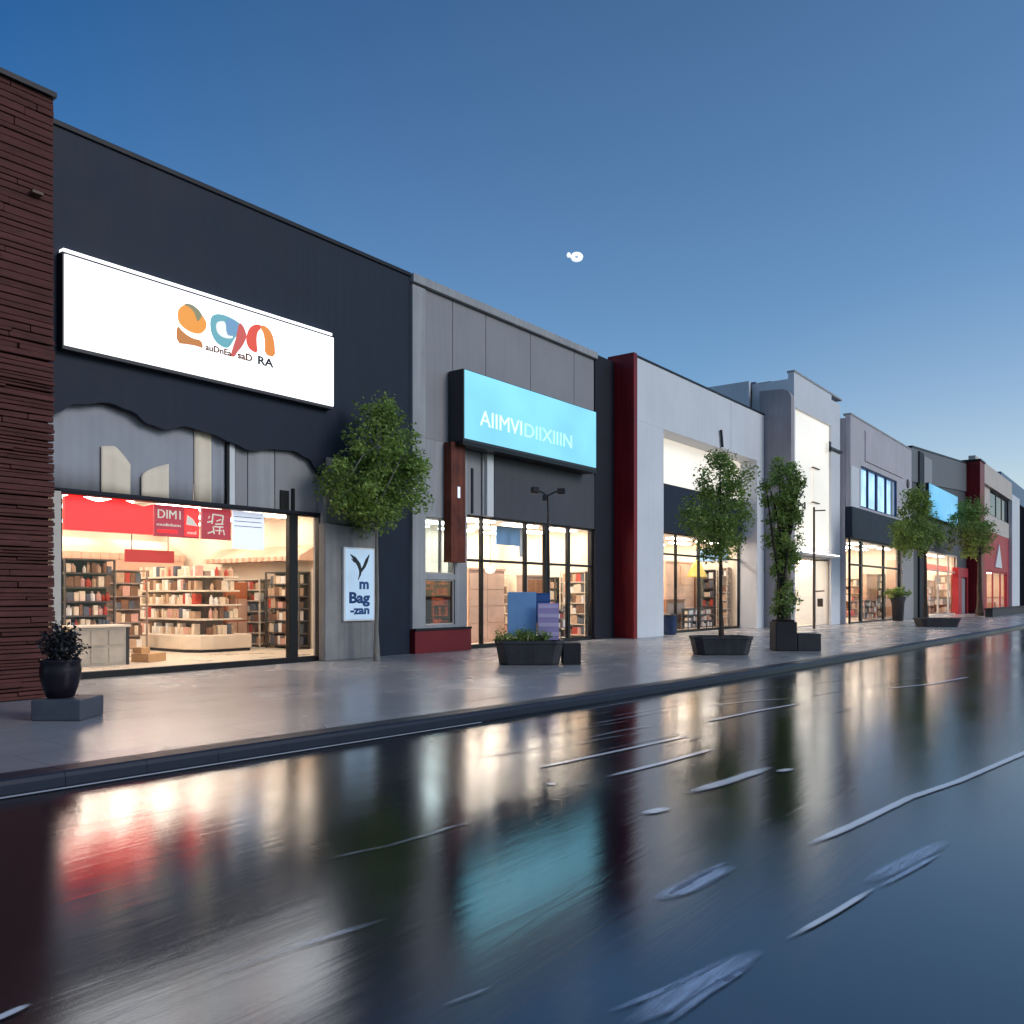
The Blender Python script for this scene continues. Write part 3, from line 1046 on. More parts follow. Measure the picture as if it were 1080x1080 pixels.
def shelf_rack(name, label, cat, x0, x1, y0, y1, z1, levels, mat, face='y', goods=None, where='', bulk=True, wts=None, seed=1, header=None, gw=(0.12, 0.16, 0.22), fill=0.97):
    """open shelving: posts + back panel, boards, then what stands on it"""
    rnd = random.Random(seed)
    r = thing(name, label, cat, ((x0 + x1) / 2, (y0 + y1) / 2, 0.02))
    m = MB()
    for a in (x0, x1 - 0.04):
        for b in (y0, y1 - 0.04):
            m.box(a, a + 0.04, b, b + 0.04, 0.02, z1)
    if face == 'y':
        m.box(x0 + 0.04, x1 - 0.04, y1 - 0.03, y1 - 0.005, 0.1, z1 - 0.01)
        nb = int((x1 - x0) / 1.1)
        for i in range(1, nb):
            xx = x0 + (x1 - x0) * i / nb
            m.box(xx - 0.02, xx + 0.02, y0 + 0.002, y0 + 0.03, 0.1, z1 - 0.002)
    else:
        m.box(x1 - 0.03, x1 - 0.005, y0 + 0.04, y1 - 0.04, 0.1, z1 - 0.01)
    m.build('rack_frame', mat, r)
    zs = [0.1 + (z1 - 0.12) * i / levels for i in range(levels)]
    for zz in zs + [z1 - 0.03]:
        B('shelf', mat, r, x0 + 0.005, x1 - 0.005, y0 + 0.005, y1 - 0.032 if face == 'y' else y1 - 0.005, zz, zz + 0.035)
    if header:
        B('header', header, r, x0, x1, y0 - 0.03, y1, z1 + 0.005, z1 + 0.36, bevel=0.02)
    gm = MB()
    step = zs[1] - zs[0] if levels > 1 else 0.5
    for zz in zs:
        p = (x0 if face == 'y' else y0) + 0.08
        end = (x1 if face == 'y' else y1) - 0.1
        while p < end:
            w = rnd.choice(gw)
            h = round(rnd.choice((0.6, 0.75, 0.85, 0.92)) * (step - 0.06), 3)
            k = rnd.choices(range(len(GOODS)), wts or [4, 4, 3, 1, 2, 3, 2])[0]
            if p + w > end + 0.05:
                break
            if rnd.random() < fill:
                if face == 'y':
                    cx, cy = p + w / 2, y0 + 0.13
                    dims = (w - 0.015, 0.2, h)
                else:
                    cx, cy = x0 + 0.13, p + w / 2
                    dims = (0.2, w - 0.015, h)
                if bulk:
                    gm.cur = k
                    gm.box(cx - dims[0] / 2, cx + dims[0] / 2, cy - dims[1] / 2, cy + dims[1] / 2, zz + 0.036, zz + 0.036 + h)
                else:
                    put_goods(k, round(dims[0], 3), round(dims[1], 3), h, (cx, cy, zz + 0.036), where)
            p += w
    if bulk and gm.v:
        o = gm.build('shelf_stock', GOODS)
        tag(o, 'mixed small stock ' + where, 'goods', None, 'stuff')
    return r


# supermarket
shelf_rack('shelf_unit', 'dark tall shelf unit nearest the brick pier inside supermarket', 'shelf', fx(68, 3.6), fx(122, 3.6), 3.6, 4.05, 2.45, 7, shelf_d, goods=1, where='on the dark tall shelf unit by the brick pier', bulk=False, wts=[3, 2, 2, 2, 4, 3, 1], seed=5, gw=(0.09, 0.12, 0.15))
shelf_rack('shelf_unit', 'taupe shelf unit behind the dark one inside supermarket', 'shelf', fx(121, 6.4), fx(156, 6.4), 6.4, 6.85, 2.3, 6, shelf_t, where='on the taupe shelf unit in supermarket', wts=[3, 4, 3, 2, 1, 2, 4], seed=6)
# checkout counter near the glass
cx0, cx1 = fx(76, 2.5), fx(137, 2.5)
t = thing('checkout_counter', 'grey panelled counter just inside supermarket window at left', 'counter', ((cx0 + cx1) / 2, 2.8, 0.02))
B('body', ctr_g, t, cx0, cx1 - 0.06, 2.55, 3.15, 0.02, 0.88)
B('worktop', shelf_w, t, cx0 - 0.04, cx1 + 0.04, 2.5, 3.2, 0.88, 0.93, bevel=0.01)
B('end_panel', dark_it, t, cx1 - 0.06, cx1, 2.52, 3.16, 0.02, 0.88)
for i in range(3):
    for j in range(2):
        w = (cx1 - cx0 - 0.1) / 3
        B('drawer_front', ctr_g, t, cx0 + 0.03 + i * w, cx0 + i * w + w - 0.02, 2.53, 2.55, 0.08 + j * 0.4, 0.42 + j * 0.4, bevel=0.006)
t = thing('display_plinth', 'low tan wooden plinth on supermarket floor beside grey counter', 'plinth', (fx(158, 2.9), 2.9, 0.02))
m = MB()
m.obox((fx(157, 3.0), 3.0, 0.02), 0.62, 0.5, 0.2, R(20))
m.build('deck', surf('tan timber', (0.5, 0.29, 0.13), 0.5, 0.2, 2), t, bevel=0.01)
m = MB()
m.obox((fx(149, 3.1), 3.1, 0.221), 0.26, 0.3, 0.14, R(12))
m.build('riser', surf('tan timber', (0.5, 0.29, 0.13), 0.5, 0.2, 2), t, bevel=0.01)
# island gondola
gx0, gx1, gy0, gy1 = 5.62, 7.0, 4.9, 8.6
t = thing('island_gondola', 'long cream island shelf with stepped tiers in middle of supermarket', 'shelf', ((gx0 + gx1) / 2, 6.8, 0.02))
pl = [(gx0 - 0.25, gy1), (gx0 - 0.25, gy0 + 0.25), (gx0 - 0.05, gy0 - 0.2), (gx0 + 0.25, gy0 - 0.32), (gx1 + 0.1, gy0 - 0.32), (gx1 + 0.15, gy1)]
MB().prism_xy(pl, 0.02, 0.1).build('kick_plate', dark_it, t)
pl2 = [(gx0 - 0.3, gy1 + .02), (gx0 - 0.3, gy0 + 0.22), (gx0 - 0.08, gy0 - 0.26), (gx0 + 0.24, gy0 - 0.38), (gx1 + 0.12, gy0 - 0.38), (gx1 + 0.18, gy1 + .02)]
MB().prism_xy(pl2, 0.1, 0.5).build('base', shelf_w, t, bevel=0.03)
B('spine', shelf_t, t, gx0 + 0.5, gx1 - 0.3, gy0 + 0.4, gy1, 0.5, 2.3)
tiers = [(0.9, 0.06), (1.3, 0.12), (1.7, 0.2), (2.1, 0.26)]
for zz, ins in tiers:
    pq = [(gx0 + ins - 0.1, gy1 - 0.01), (gx0 + ins - 0.1, gy0 + ins), (gx0 + ins + 0.1, gy0 + ins - 0.25), (gx1 - 0.05, gy0 + ins - 0.25), (gx1 - 0.05, gy1 - 0.01)]
    MB().prism_xy(pq, zz, zz + 0.05).build('tier', shelf_w, t, bevel=0.012)
rnd = random.Random(9)
where = 'on the cream island shelf in supermarket'
for zz, ins in [(0.451, 0.0)] + tiers:
    y = gy0 + ins + 0.12
    while y < gy1 - 0.25:
        w = rnd.choice((0.11, 0.14, 0.19))
        h = rnd.choice((0.2, 0.26, 0.3))
        if rnd.random() < 0.96:
            put_goods(rnd.choices(range(7), [5, 4, 2, 1, 1, 4, 2])[0], 0.2, w - 0.02, h, (gx0 + ins + 0.06, y + w / 2, zz + 0.052), where)
        y += w
    x = gx0 + ins + 0.25
    while x < gx1 - 0.3:
        w = rnd.choice((0.13, 0.17))
        h = rnd.choice((0.2, 0.26, 0.3))
        put_goods(rnd.choices(range(7), [4, 4, 4, 1, 1, 2, 2])[0], w - 0.02, 0.2, h, (x + w / 2, gy0 + ins - 0.1, zz + 0.052), where)
        x += w
# orange display case, canopy and wall shelving at the rear
t = thing('display_case', 'orange display case with shelves behind the cream island shelf', 'cabinet', (7.75, 6.2, 0.02))
B('body', wood_o, t, 7.35, 8.1, 6.1, 6.6, 0.02, 2.0, bevel=0.01)
for i in range(2):
    for j in range(2):
        B('door', peach, t, 7.40 + i * 0.35, 7.71 + i * 0.35, 6.075, 6.098, 0.15 + j * 0.7, 0.8 + j * 0.7)
t = thing('salmon_canopy', 'salmon tiled canopy hanging over the rear of supermarket', 'canopy', (6.4, 10.4, 2.9))
MB().prism_yz([(10.0, 2.75), (10.0, 2.95), (11.2, 3.45), (11.2, 2.75)], 3.6, 8.4).build('canopy_roof', salmon, t)
for i in range(16):
    B('tile_rib', peach, t, 3.7 + i * 0.3, 3.76 + i * 0.3, 9.97, 9.998, 2.76, 2.94)
B('valance', peach, t, 3.62, 8.38, 10.02, 10.1, 2.42, 2.749)
shelf_rack('wall_shelving', 'cream wall shelving along the rear of the supermarket', 'shelf', 3.2, 8.5, 11.4, 11.9, 2.35, 6, shelf_w, where='along the rear wall of supermarket', seed=12)
shelf_rack('wall_shelving', 'dark narrow shelving on the right wall of supermarket', 'shelf', 8.15, 8.56, 3.7, 5.3, 2.3, 6, shelf_d, face='x', where='on the right wall of supermarket', seed=13, wts=[2, 2, 3, 1, 4, 2, 1])
t = thing('orange_awning', 'orange tiled awning above right wall of supermarket', 'awning', (8.4, 5.6, 2.55))
MB().prism_xz([(7.9, 2.62), (8.59, 2.62), (8.59, 3.1), (7.95, 2.76)], 3.4, 8.2).build('awning_roof', salmon, t)
for i in range(15):
    B('tile_rib', peach, t, 7.86, 7.898, 3.5 + i * 0.31, 3.6 + i * 0.31, 2.63, 2.75)
shelf_rack('wall_shelving', 'cream far shelving on the right wall of supermarket', 'shelf', 8.1, 8.56, 5.5, 8.0, 2.1, 6, shelf_w, face='x', where='on the far right wall of supermarket', seed=14)
t = thing('hanging_pelmet', 'red hanging pelmet strip above the cream island shelf', 'pelmet', (6.2, 7.5, 2.6))
B('board', red_wall, t, 5.5, 7.1, 8.5, 8.56, 2.62, 3.0)
for xx in (5.7, 6.9):
    B('hanger', dark_it, t, xx, xx + 0.02, 8.52, 8.54, 3.0, 3.94)

# ------------------------------------------------------------------ 2: grey shop with the cyan sign
X0, X1 = 8.97, 19.92
xn = fx(627)
t = thing('grey_shop', 'grey panelled shop building carrying a long cyan lightbox sign', 'shop', (14, 0, 0))
shell(t, X0, X1, 0.3, 12, 10.5, grey_dk)
# panelled upper wall
m = MB()
edges = [fx(449), fx(478), fx(513), fx(560), fx(606), xn]
for a, b in zip(edges, edges[1:]):
    m.box(a + 0.012, b - 0.012, 0.02, 0.3, 6.0, 10.16)
m.build('wall_panel', grey_pan, t, bevel=0.006)
B('backing_wall', grey_dk, t, X0 + 0.02, xn, 0.06, 0.29, 5.98, 10.1)
B('corner_pier', grey_lt, t, X0, fx(449, -.08), -0.08, 0.28, 0.68, 10.12, bevel=0.01)
B('roof_flashing', grey_lt, t, X0, xn + 0.05, -0.12, 0.4, 10.18, 10.42, bevel=0.02)
B('dark_panel', navy2, t, xn + 0.01, X1, -0.02, 0.3, 0.0, 10.38)
# left bay
xb = fx(493)
xq = fx(449, -.08)
wz = [0.68, fz(460, 664), fz(460, 611), fz(460, 606), fz(460, 546)]
xw = fx(480)
m = MB()
m.box(xq + 0.005, xw, 0.0, 0.28, 0.68, 0.76)
m.box(xq + 0.005, xw, 0.0, 0.28, wz[2], wz[2] + 0.16)
m.box(xq + 0.005, xb - 0.02, 0.0, 0.28, wz[4], 5.99)
m.box(xw, xb - 0.02, 0.0, 0.28, 0.68, wz[4])
m.build('bay_wall', grey_lt, t)
window(t, xq + 0.01, xw - 0.005, 0.05, wz[2] + 0.162, wz[4] - 0.002, mull=[(fx(466), fx(467))], fm=cream_fr, gm=glass_b, t=0.04)
window(t, xq + 0.01, xw - 0.005, 0.05, 0.762, wz[2] - 0.002, fm=cream_fr, gm=glass_d, t=0.04)
B('plinth', red_pl, t, X0 + 0.005, xb - 0.02, -0.17, -0.085, 0.0, 0.62, bevel=0.01)
B('plinth_cap', cap_m, t, X0 + 0.005, xb - 0.02, -0.2, -0.081, 0.622, 0.69, bevel=0.01)
B('plinth_core', red_pl, t, X0 + 0.01, xb - 0.03, -0.084, 0.28, 0.0, 0.675)
B('rust_column', rust, t, fx(476, -.3), fx(491, -.3), -0.3, -0.01, 2.55, 5.98, bevel=0.01)
B('column_plate', notice_lit, t, fx(482.5, -.3), fx(485, -.3), -0.315, -0.302, 4.4, 4.72)
# zone above the glazing
zg = 4.0
B('vertical_panel', grey_pan, t, xb, fx(501), 0.03, 0.28, zg + 0.01, 5.97)
B('vertical_panel', grey_pan, t, fx(501) + 0.015, fx(508.5), 0.05, 0.28, zg + 0.01, 5.97)
B('white_column', white_t, t, fx(514, -.1), fx(521, -.1), -0.1, 0.28, zg - 0.0, 5.97, bevel=0.02)
B('vertical_panel', grey_lt, t, fx(509), fx(514, 0.0), 0.0, 0.28, zg + 0.01, 5.97)
B('dark_fascia', grey_dk, t, fx(521.5), xn, 0.0, 0.28, zg + 0.01, 5.97)
B('vertical_slot', frame_m, t, fx(497.5), fx(499.5), 0.0, 0.028, zg + 0.05, 5.4)
window(t, xb, xn - 0.02, 0.08, 0.0, zg, mull=[(fx(510), fx(512)), (fx(556), fx(558)), (fx(577), fx(580)), (fx(601), fx(603.5))], trans=[(2.62, 2.70)], t=0.05, d=0.12, sill=0.12)
room(t, xq + 0.1, X1 - 0.35, 0.4, 5.0, 4.05, lm=lamp_hi, lights=(4, 3), lx=1.6, ly=0.4)

t = thing('cyan_sign', 'long cyan backlit sign box with faint white letters on grey wall', 'sign', (14.1, -0.3, 6.05))
YC = -0.6
B('housing', sign_dark, t, 10.53, 17.72, YC + 0.03, -0.01, 6.0, 8.06, bevel=0.01)
B('face', sign_cyan, t, 10.57, 17.68, YC, YC + 0.028, 6.08, 8.03, bevel=0.004)
B('under_rail', frame_m, t, 10.5, 17.75, YC + 0.02, -0.05, 5.9, 5.998)
lx = fx(506, YC), fx(603, YC)
lettering('lettering', 'AIIMVI', sign_txt, t, lx[0], lx[0] + (lx[1] - lx[0]) * 0.42, 6.55, 7.0, YC - 0.001, 0.012, bold=0.0)
lettering('lettering', 'DIIXIIIN', sign_txt2, t, lx[0] + (lx[1] - lx[0]) * 0.45, lx[1], 6.55, 6.97, YC - 0.001, 0.012, bold=0.0)

# contents of the grey shop
def cabinet(label, x0, x1, y0, y1, z1, body, front, cols=2, rows=3, face='y', cat='cabinet', name='display_cabinet'):
    r = thing(name, label, cat, ((x0 + x1) / 2, (y0 + y1) / 2, 0.02))
    B('body', body, r, x0, x1, y0, y1, 0.02, z1, bevel=0.01)
    h = (z1 - 0.2) / rows
    w = ((x1 - x0 if face == 'y' else y1 - y0) - 0.08) / cols
    for i in range(cols):
        for j in range(rows):
            if face == 'x':
                B('door', front, r, x0 - 0.025, x0 - 0.002, y0 + 0.05 + i * w, y0 + 0.02 + (i + 1) * w, 0.12 + j * h, 0.09 + (j + 1) * h, bevel=0.006)
                continue
            B('door', front, r, x0 + 0.05 + i * w, x0 + 0.02 + (i + 1) * w, y0 - 0.025, y0 - 0.002, 0.12 + j * h, 0.09 + (j + 1) * h, bevel=0.006)
    B('cornice', body, r, x0 - 0.03, x1 + 0.03, y0 - 0.04, y1, z1 + 0.002, z1 + 0.07)
    return r


cabinet('peach panelled cabinet inside grey shop window beside the red plinth', fx(494, 1.9), fx(532, 1.9), 1.9, 2.4, 2.45, peach, salmon, 2, 4)
cabinet('taupe cupboard in middle of grey shop behind the blue boards', fx(556, 2.5), fx(573, 2.5), 2.5, 3.0, 2.3, shelf_t, wood_b, 3, 2)
t = thing('pale_screen', 'pale blue hanging picture screen high in grey shop window', 'screen', (fx(535, .7), .7, 2.9))
B('screen', board_lb, t, fx(524, .7), fx(548, .7), 0.7, 0.75, 3.25, 3.85)
B('screen_frame', white_t, t, fx(548, .7) + 0.005, fx(552, .7), 0.69, 0.76, 2.9, 3.88)
t = thing('pendant_lamp', 'round white pendant lamp hanging inside grey shop near peach cabinet', 'lamp', (fx(517, 0.7), .7, 2.4))
MB().lathe((fx(517, .7), .7, 2.35), [(0.03, 0.2), (0.12, 0.17), (0.17, 0.09), (0.15, 0.0), (0.05, -0.05)], 16).build('lamp_shade', glow('lamp globe', (1, .9, .75), 1.2), t, smooth=True)
MB().tube([(fx(517, .7), .7, 2.5), (fx(517, .7), .7, 4.0)], 0.012, 6).build('cord', dark_it, t)
shelf_rack('book_shelf', 'cream tall bookshelf on the right wall of grey shop near window', 'shelf', 19.1, 19.55, 0.75, 1.9, 2.5, 6, shelf_w, face='x', where='on the tall bookshelf in grey shop', seed=21, wts=[2, 2, 3, 1, 4, 2, 1])
shelf_rack('book_shelf', 'dark bookshelf deeper along the right wall of grey shop', 'shelf', 19.1, 19.55, 2.1, 3.6, 2.3, 5, shelf_d, face='x', where='on the dark bookshelf in grey shop', seed=23, wts=[3, 2, 3, 1, 2, 3, 1])
shelf_rack('low_shelf', 'low taupe shelf of stock just inside grey shop window', 'shelf', fx(560, .7), fx(600, .7), 0.7, 1.05, 1.1, 3, shelf_t, where='on the low shelf in grey shop', seed=24)
shelf_rack('wall_shelving', 'cream shelving along the rear wall of the grey shop', 'shelf', 12.5, 19.2, 4.4, 4.9, 2.4, 6, shelf_w, where='along the rear wall of grey shop', seed=22)
cabinet('brown cabinet behind smoked glass beside the red plinth', 9.75, 10.7, 0.8, 1.3, 1.7, wood_b, rust, 2, 2)

# ------------------------------------------------------------------ 3: white framed shop
X0, X1 = 19.95, 33.22
YF = -0.8
t = thing('white_shop', 'white framed shop building with a red left flank and cream fascia', 'shop', (26, -0.8, 0))
shell(t, X0 + 0.02, X1, 0.3, 12, 10.5, white_w)
B('red_flank', red_fin, t, X0, X0 + 0.26, YF - 0.05, 0.28, 0.0, 10.62, bevel=0.008)
xl = fx(700, YF)
xr = 32.3
m = MB()
m.box(X0 + 0.265, xl, YF, 0.28, 0.0, 8.15)
m.box(xr, X1, YF, 0.28, 0.0, 8.15)
seam = fx(771, YF)
m.box(X0 + 0.265, seam - 0.012, YF, 0.28, 8.15, 10.5)
m.box(seam + 0.012, X1, YF, 0.28, 8.15, 10.5)
m.build('front_wall', white_w, t, bevel=0.008)
B('parapet_cap', cap_m, t, X0 + 0.27, X1, YF - 0.03, 0.35, 10.503, 10.58)
B('cream_fascia', cream_glow, t, xl + 0.005, xr - 0.005, 0.05, 0.15, 6.25, 8.14)
B('navy_band', navy, t, xl + 0.005, xr - 0.005, -0.05, 0.28, 4.25, 6.24)
window(t, xl + 0.005, xr - 0.005, 0.08, 0.0, 4.24, mull=[(xl + 2.9, xl + 2.97), (xl + 5.2, xl + 5.27), (xl + 7.6, xl + 7.67)], trans=[(3.3, 3.38)], t=0.05, d=0.12, sill=0.1)
B('fin_post', frame_m, t, fx(794), fx(796.5), -0.02, 0.07, 0.0, 4.2)
room(t, X0 + 0.4, X1 - 0.4, 0.4, 5.0, 4.24, lm=lamp_hi, lights=(4, 3), lx=1.7, ly=0.42)
m = MB().tube([(fx(762, YF - .08), YF - .08, 8.2), (fx(760.5, YF - .08), YF - .08, 8.95)], 0.06, 8)
tag(m.build('flue_pipe', dark_it), 'short dark pipe on the white frame above left tree', 'pipe')
cabinet('peach tall cabinet inside white shop window beside its left pier', fx(702, 2.4), fx(732, 2.4), 2.4, 2.9, 3.2, peach, salmon, 2, 3)
cabinet('brown low cabinet in front of the peach tall one', fx(703, 1.6), fx(722, 1.6), 1.6, 2.0, 1.35, wood_b, shelf_t, 2, 1)
shelf_rack('wall_shelving', 'cream shelving along the rear wall of the white shop', 'shelf', 23, 32.4, 4.4, 4.9, 2.6, 6, shelf_w, where='along the rear wall of white shop', seed=32)
XR = 32.8
cabinet('dark timber wardrobe on the right wall of white shop behind tree trunk', XR - 0.5, XR - 0.02, 2.35, 3.15, 2.7, shelf_t, wood_b, 2, 1, face='x')
shelf_rack('shelf_unit', 'pale tall shelf unit on the right wall of white shop near window', 'shelf', XR - 0.45, XR - 0.02, 0.75, 1.35, 3.0, 7, shelf_w, face='x', where='on the pale shelf unit in white shop', seed=31, wts=[1, 3, 4, 2, 4, 1, 1])
shelf_rack('shelf_unit', 'dark shelf unit on the right wall of white shop beside wardrobe', 'shelf', XR - 0.45, XR - 0.02, 1.45, 2.25, 2.9, 6, shelf_d, face='x', where='on the dark shelf unit in white shop', seed=33, wts=[3, 2, 3, 2, 3, 2, 1])
shelf_rack('shelf_unit', 'taupe shelf unit deepest on the right wall of white shop', 'shelf', XR - 0.45, XR - 0.02, 3.3, 4.6, 2.8, 6, shelf_t, face='x', where='on the taupe shelf unit in white shop', seed=34)
shelf_rack('low_shelf', 'low dark shelf of stock just inside white shop window', 'shelf', fx(726, .8), fx(752, .8), 0.8, 1.15, 1.0, 3, shelf_d, where='on the low shelf in white shop', seed=35)
B('picture_panel', board_lb, bpy.data.objects['white_shop'], XR - 0.05, XR - 0.005, 0.9, 2.6, 3.35, 3.95)
# roof plant box
t = thing('roof_unit', 'small blue grey metal box on the roof beside the tower', 'roof unit', (32.3, 0.6, 10.5))
B('casing', surf('blue grey metal', (0.16, 0.2, 0.27), 0.5, 0.1, 1), t, fx(797, .6), fx(812, .6), 0.6, 1.8, 9.9, fz(800, 404, .6), bevel=0.02)
B('louvre', dark_it, t, fx(813, .6), fx(816, .6), 0.6, 1.8, 9.9, fz(815, 403, .6))

# ------------------------------------------------------------------ 4: tower
X0, X1 = 33.26, 41.6
YT = -2.13
t = thing('white_tower', 'tall white tower block with mauve side and glowing ivory front', 'building', (37.4, YT, 0))
shell(t, X0 + 0.02, X1, 0.0, 12, 12.6, white_w)
zt = 12.55
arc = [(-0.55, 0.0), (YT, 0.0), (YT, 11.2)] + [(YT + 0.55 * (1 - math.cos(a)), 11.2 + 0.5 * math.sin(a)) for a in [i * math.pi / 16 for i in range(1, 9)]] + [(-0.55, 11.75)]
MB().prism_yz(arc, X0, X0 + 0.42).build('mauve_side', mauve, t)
B('side_wall', white_w, t, X0 + 0.425, X0 + 0.7, YT + 0.3, 0.0, 0.0, zt - 0.3)
xo = fx(877, YT)
m = MB()
m.box(X0 + 0.425, xo, YT, YT + 0.3, 10.85, zt)
m.box(X0 + 0.425, X0 + 0.6, YT, YT + 0.3, 0.0, 10.85)
m.build('front_wall', white_w, t, bevel=0.01)
# rounded right pier
pr = [(xo, YT + 0.3), (xo, YT + 0.02)] + [(xo + 0.2 + (X1 - xo - 0.55) * i / 6, YT) for i in range(7)] + [(X1 - 0.35 + 0.35 * math.sin(a), YT + 0.35 * (1 - math.cos(a))) for a in [i * math.pi / 12 for i in range(1, 7)]] + [(X1, 0.0), (xo + 0.3, 0.0)]
MB().prism_xy(pr, 0.0, zt - 0.25).build('round_pier', white_w, t)
B('roof_coping', grey_lt, t, X0 + 0.42, X1 - 0.02, YT - 0.03, YT + 0.35, zt + 0.002, zt + 0.1)
ivory_m = glow('glowing ivory panel', (0.97, 0.92, 0.83), 0.62, base=(0.6, 0.55, 0.47), var=0.15, scale=0.3)  # emission stands in for light washing over the panel
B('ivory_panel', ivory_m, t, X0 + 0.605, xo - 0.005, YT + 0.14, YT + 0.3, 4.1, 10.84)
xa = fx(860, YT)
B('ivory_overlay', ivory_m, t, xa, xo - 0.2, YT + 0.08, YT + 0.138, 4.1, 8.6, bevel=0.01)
B('added_lamp_ledge', white_t, t, X0 + 0.605, xo - 0.005, YT - 0.48, YT - 0.02, 3.62, 3.72)  # ledge added to carry and hide the lamp strip
B('added_wash_lamp', lamp_m, t, X0 + 0.7, xo - 0.1, YT - 0.44, YT - 0.36, 3.722, 3.75)  # unseen lamp strip added to brighten the ivory panel
for zz in (8.2, 6.4):
    B('ledge', pole_b, t, xa - 0.4, xa + 0.7, YT - 0.02, YT + 0.07, zz, zz + 0.06)
window(t, X0 + 0.605, xo - 0.005, YT + 0.16, 0.0, 3.5, mull=[(X0 + 4.2, X0 + 4.3)], t=0.05, fm=cream_fr)
B('window_head', white_t, t, X0 + 0.605, xo - 0.005, YT + 0.04, YT + 0.3, 3.52, 4.08)
room(t, X0 + 0.8, X1 - 0.3, YT + 0.5, 3.0, 3.5,  lights=(3, 3), lx=1.5, ly=0.45)
lettering('lettering', 'N\nV\nN\nY', ink_dark, t, fx(843, YT), fx(852, YT), fz(848, 548, YT), fz(848, 505, YT), YT + 0.138, 0.03)
shelf_rack('shelf_unit', 'taupe shelf unit on the right wall inside the tower', 'shelf', 40.85, 41.28, -0.9, 0.6, 2.2, 5, shelf_t, face='x', where='on the taupe shelf unit in the tower', seed=41)
cabinet('pale drawer cabinet on the right wall inside the tower', 40.8, 41.28, 0.8, 1.8, 1.6, shelf_w, peach, 2, 3, face='x')
t = thing('wall_bracket', 'small dark bracket lamp on the upper face of the tower', 'lamp', (fx(880, YT), YT, 8.8))
B('arm', pole_m, t, fx(874, YT), fx(886, YT), YT - 0.14, YT - 0.04, 9.55, 9.65)
B('back_plate', pole_m, t, fx(874, YT), fx(876, YT), YT - 0.038, YT - 0.002, 9.4, 9.95)

# ------------------------------------------------------------------ 5: lilac shop
X0, X1 = 41.63, 56.6
Y5 = -2.6
t = thing('lilac_shop', 'lilac grey shop with blue lit upper windows and navy band', 'shop', (49, Y5, 0))
shell(t, X0, X1, Y5 + 0.3, 13, 11.85, lilac)
wl, wr = fx(908, Y5), fx(946, Y5)
w0, w1 = 6.75, 9.15
m = MB()
m.box(X0, X1, Y5, Y5 + 0.28, w1, 11.75)
m.box(X0, wl, Y5, Y5 + 0.28, 6.6, w1)
m.box(wr, X1, Y5, Y5 + 0.28, 6.6, w1)
m.box(wl, wr, Y5, Y5 + 0.28, 6.6, w0)
m.build('front_wall', lilac, t)
B('white_strip', white_w, t, X0 - 0.0, fx(906, Y5 - .05), Y5 - 0.05, Y5 - 0.002, 6.6, 8.9)
B('raised_panel', lilac, t, fx(912, Y5), fx(952, Y5), Y5 - 0.06, Y5 - 0.002, 9.5, 11.3, bevel=0.02)
B('roof_coping', grey_lt, t, X0, X1, Y5 - 0.03, Y5 + 0.4, 11.755, 11.85)
window(t, wl, wr, Y5 + 0.05, w0, w1, mull=[(fx(916, Y5), fx(917, Y5)), (fx(925, Y5), fx(926.5, Y5)), (fx(935, Y5), fx(936, Y5))], fm=ink_navy, t=0.08, d=0.1)
B('lit_blind', blue_lit, t, wl + 0.02, wr - 0.02, Y5 + 0.4, Y5 + 0.45, w0, w1)
B('navy_band', navy, t, X0, fx(951, Y5 - .1), Y5 - 0.1, Y5 + 0.28, 4.85, 6.59)
xg0, xg1 = fx(898, Y5), fx(950, Y5)
window(t, xg0, xg1, Y5 + 0.06, 0.0, 4.84, mull=[(fx(909, Y5), fx(911, Y5)), (fx(933, Y5), fx(934, Y5))], trans=[(3.3, 3.42)], t=0.09, d=0.12)
B('grey_pier', grey_pan, t, xg1 + 0.005, X1, Y5 - 0.12, Y5 + 0.28, 0.0, 4.84)
room(t, X0 + 0.4, X1 - 0.4, Y5 + 0.4, 2.4, 4.84, lm=lamp_hi, lights=(4, 3), lx=1.7, ly=0.42)
m = MB().lathe((0, 0, 0), [(0.001, 0), (0.3, 0), (0.3, 0.06), (0.2, 0.1), (0.001, 0.1)], 16)
m.v = [(fx(957, Y5) + x, Y5 - z, 9.3 + y) for x, y, z in m.v]
m.build('round_emblem', grey_dk, t)
cabinet('peach wide cabinet inside lilac shop window', fx(914, -.6), fx(925, -.6), -0.6, -0.1, 3.0, peach, salmon, 3, 3)
cabinet('cream tall cabinet on the right wall of lilac shop by its pier', 55.7, 56.18, -1.9, -1.1, 4.2, shelf_w, peach, 1, 3, face='x')
shelf_rack('shelf_unit', 'dark shelf unit on the right wall of the lilac shop', 'shelf', 55.7, 56.18, -1.0, 0.0, 3.1, 6, shelf_d, face='x', where='on the dark shelf unit in lilac shop', seed=52, wts=[2, 2, 3, 2, 4, 2, 1], gw=(.16, .22))
shelf_rack('shelf_unit', 'salmon shelf unit deepest on the right wall of lilac shop', 'shelf', 55.7, 56.18, 0.1, 2.0, 2.8, 5, salmon, face='x', where='on the salmon shelf unit in lilac shop', seed=54, gw=(.16, .22, .3))
shelf_rack('low_shelf', 'low taupe shelf along the lilac shop window', 'shelf', fx(912, -1.5), fx(926, -1.5), -1.5, -1.1, 1.3, 3, shelf_t, where='on the low shelf in lilac shop', seed=53, gw=(.22, .3))
shelf_rack('wall_shelving', 'cream shelving along the rear wall of the lilac shop', 'shelf', 44, 56, 1.8, 2.3, 2.6, 5, shelf_w, where='along the rear wall of lilac shop', seed=51, gw=(0.22, 0.3))

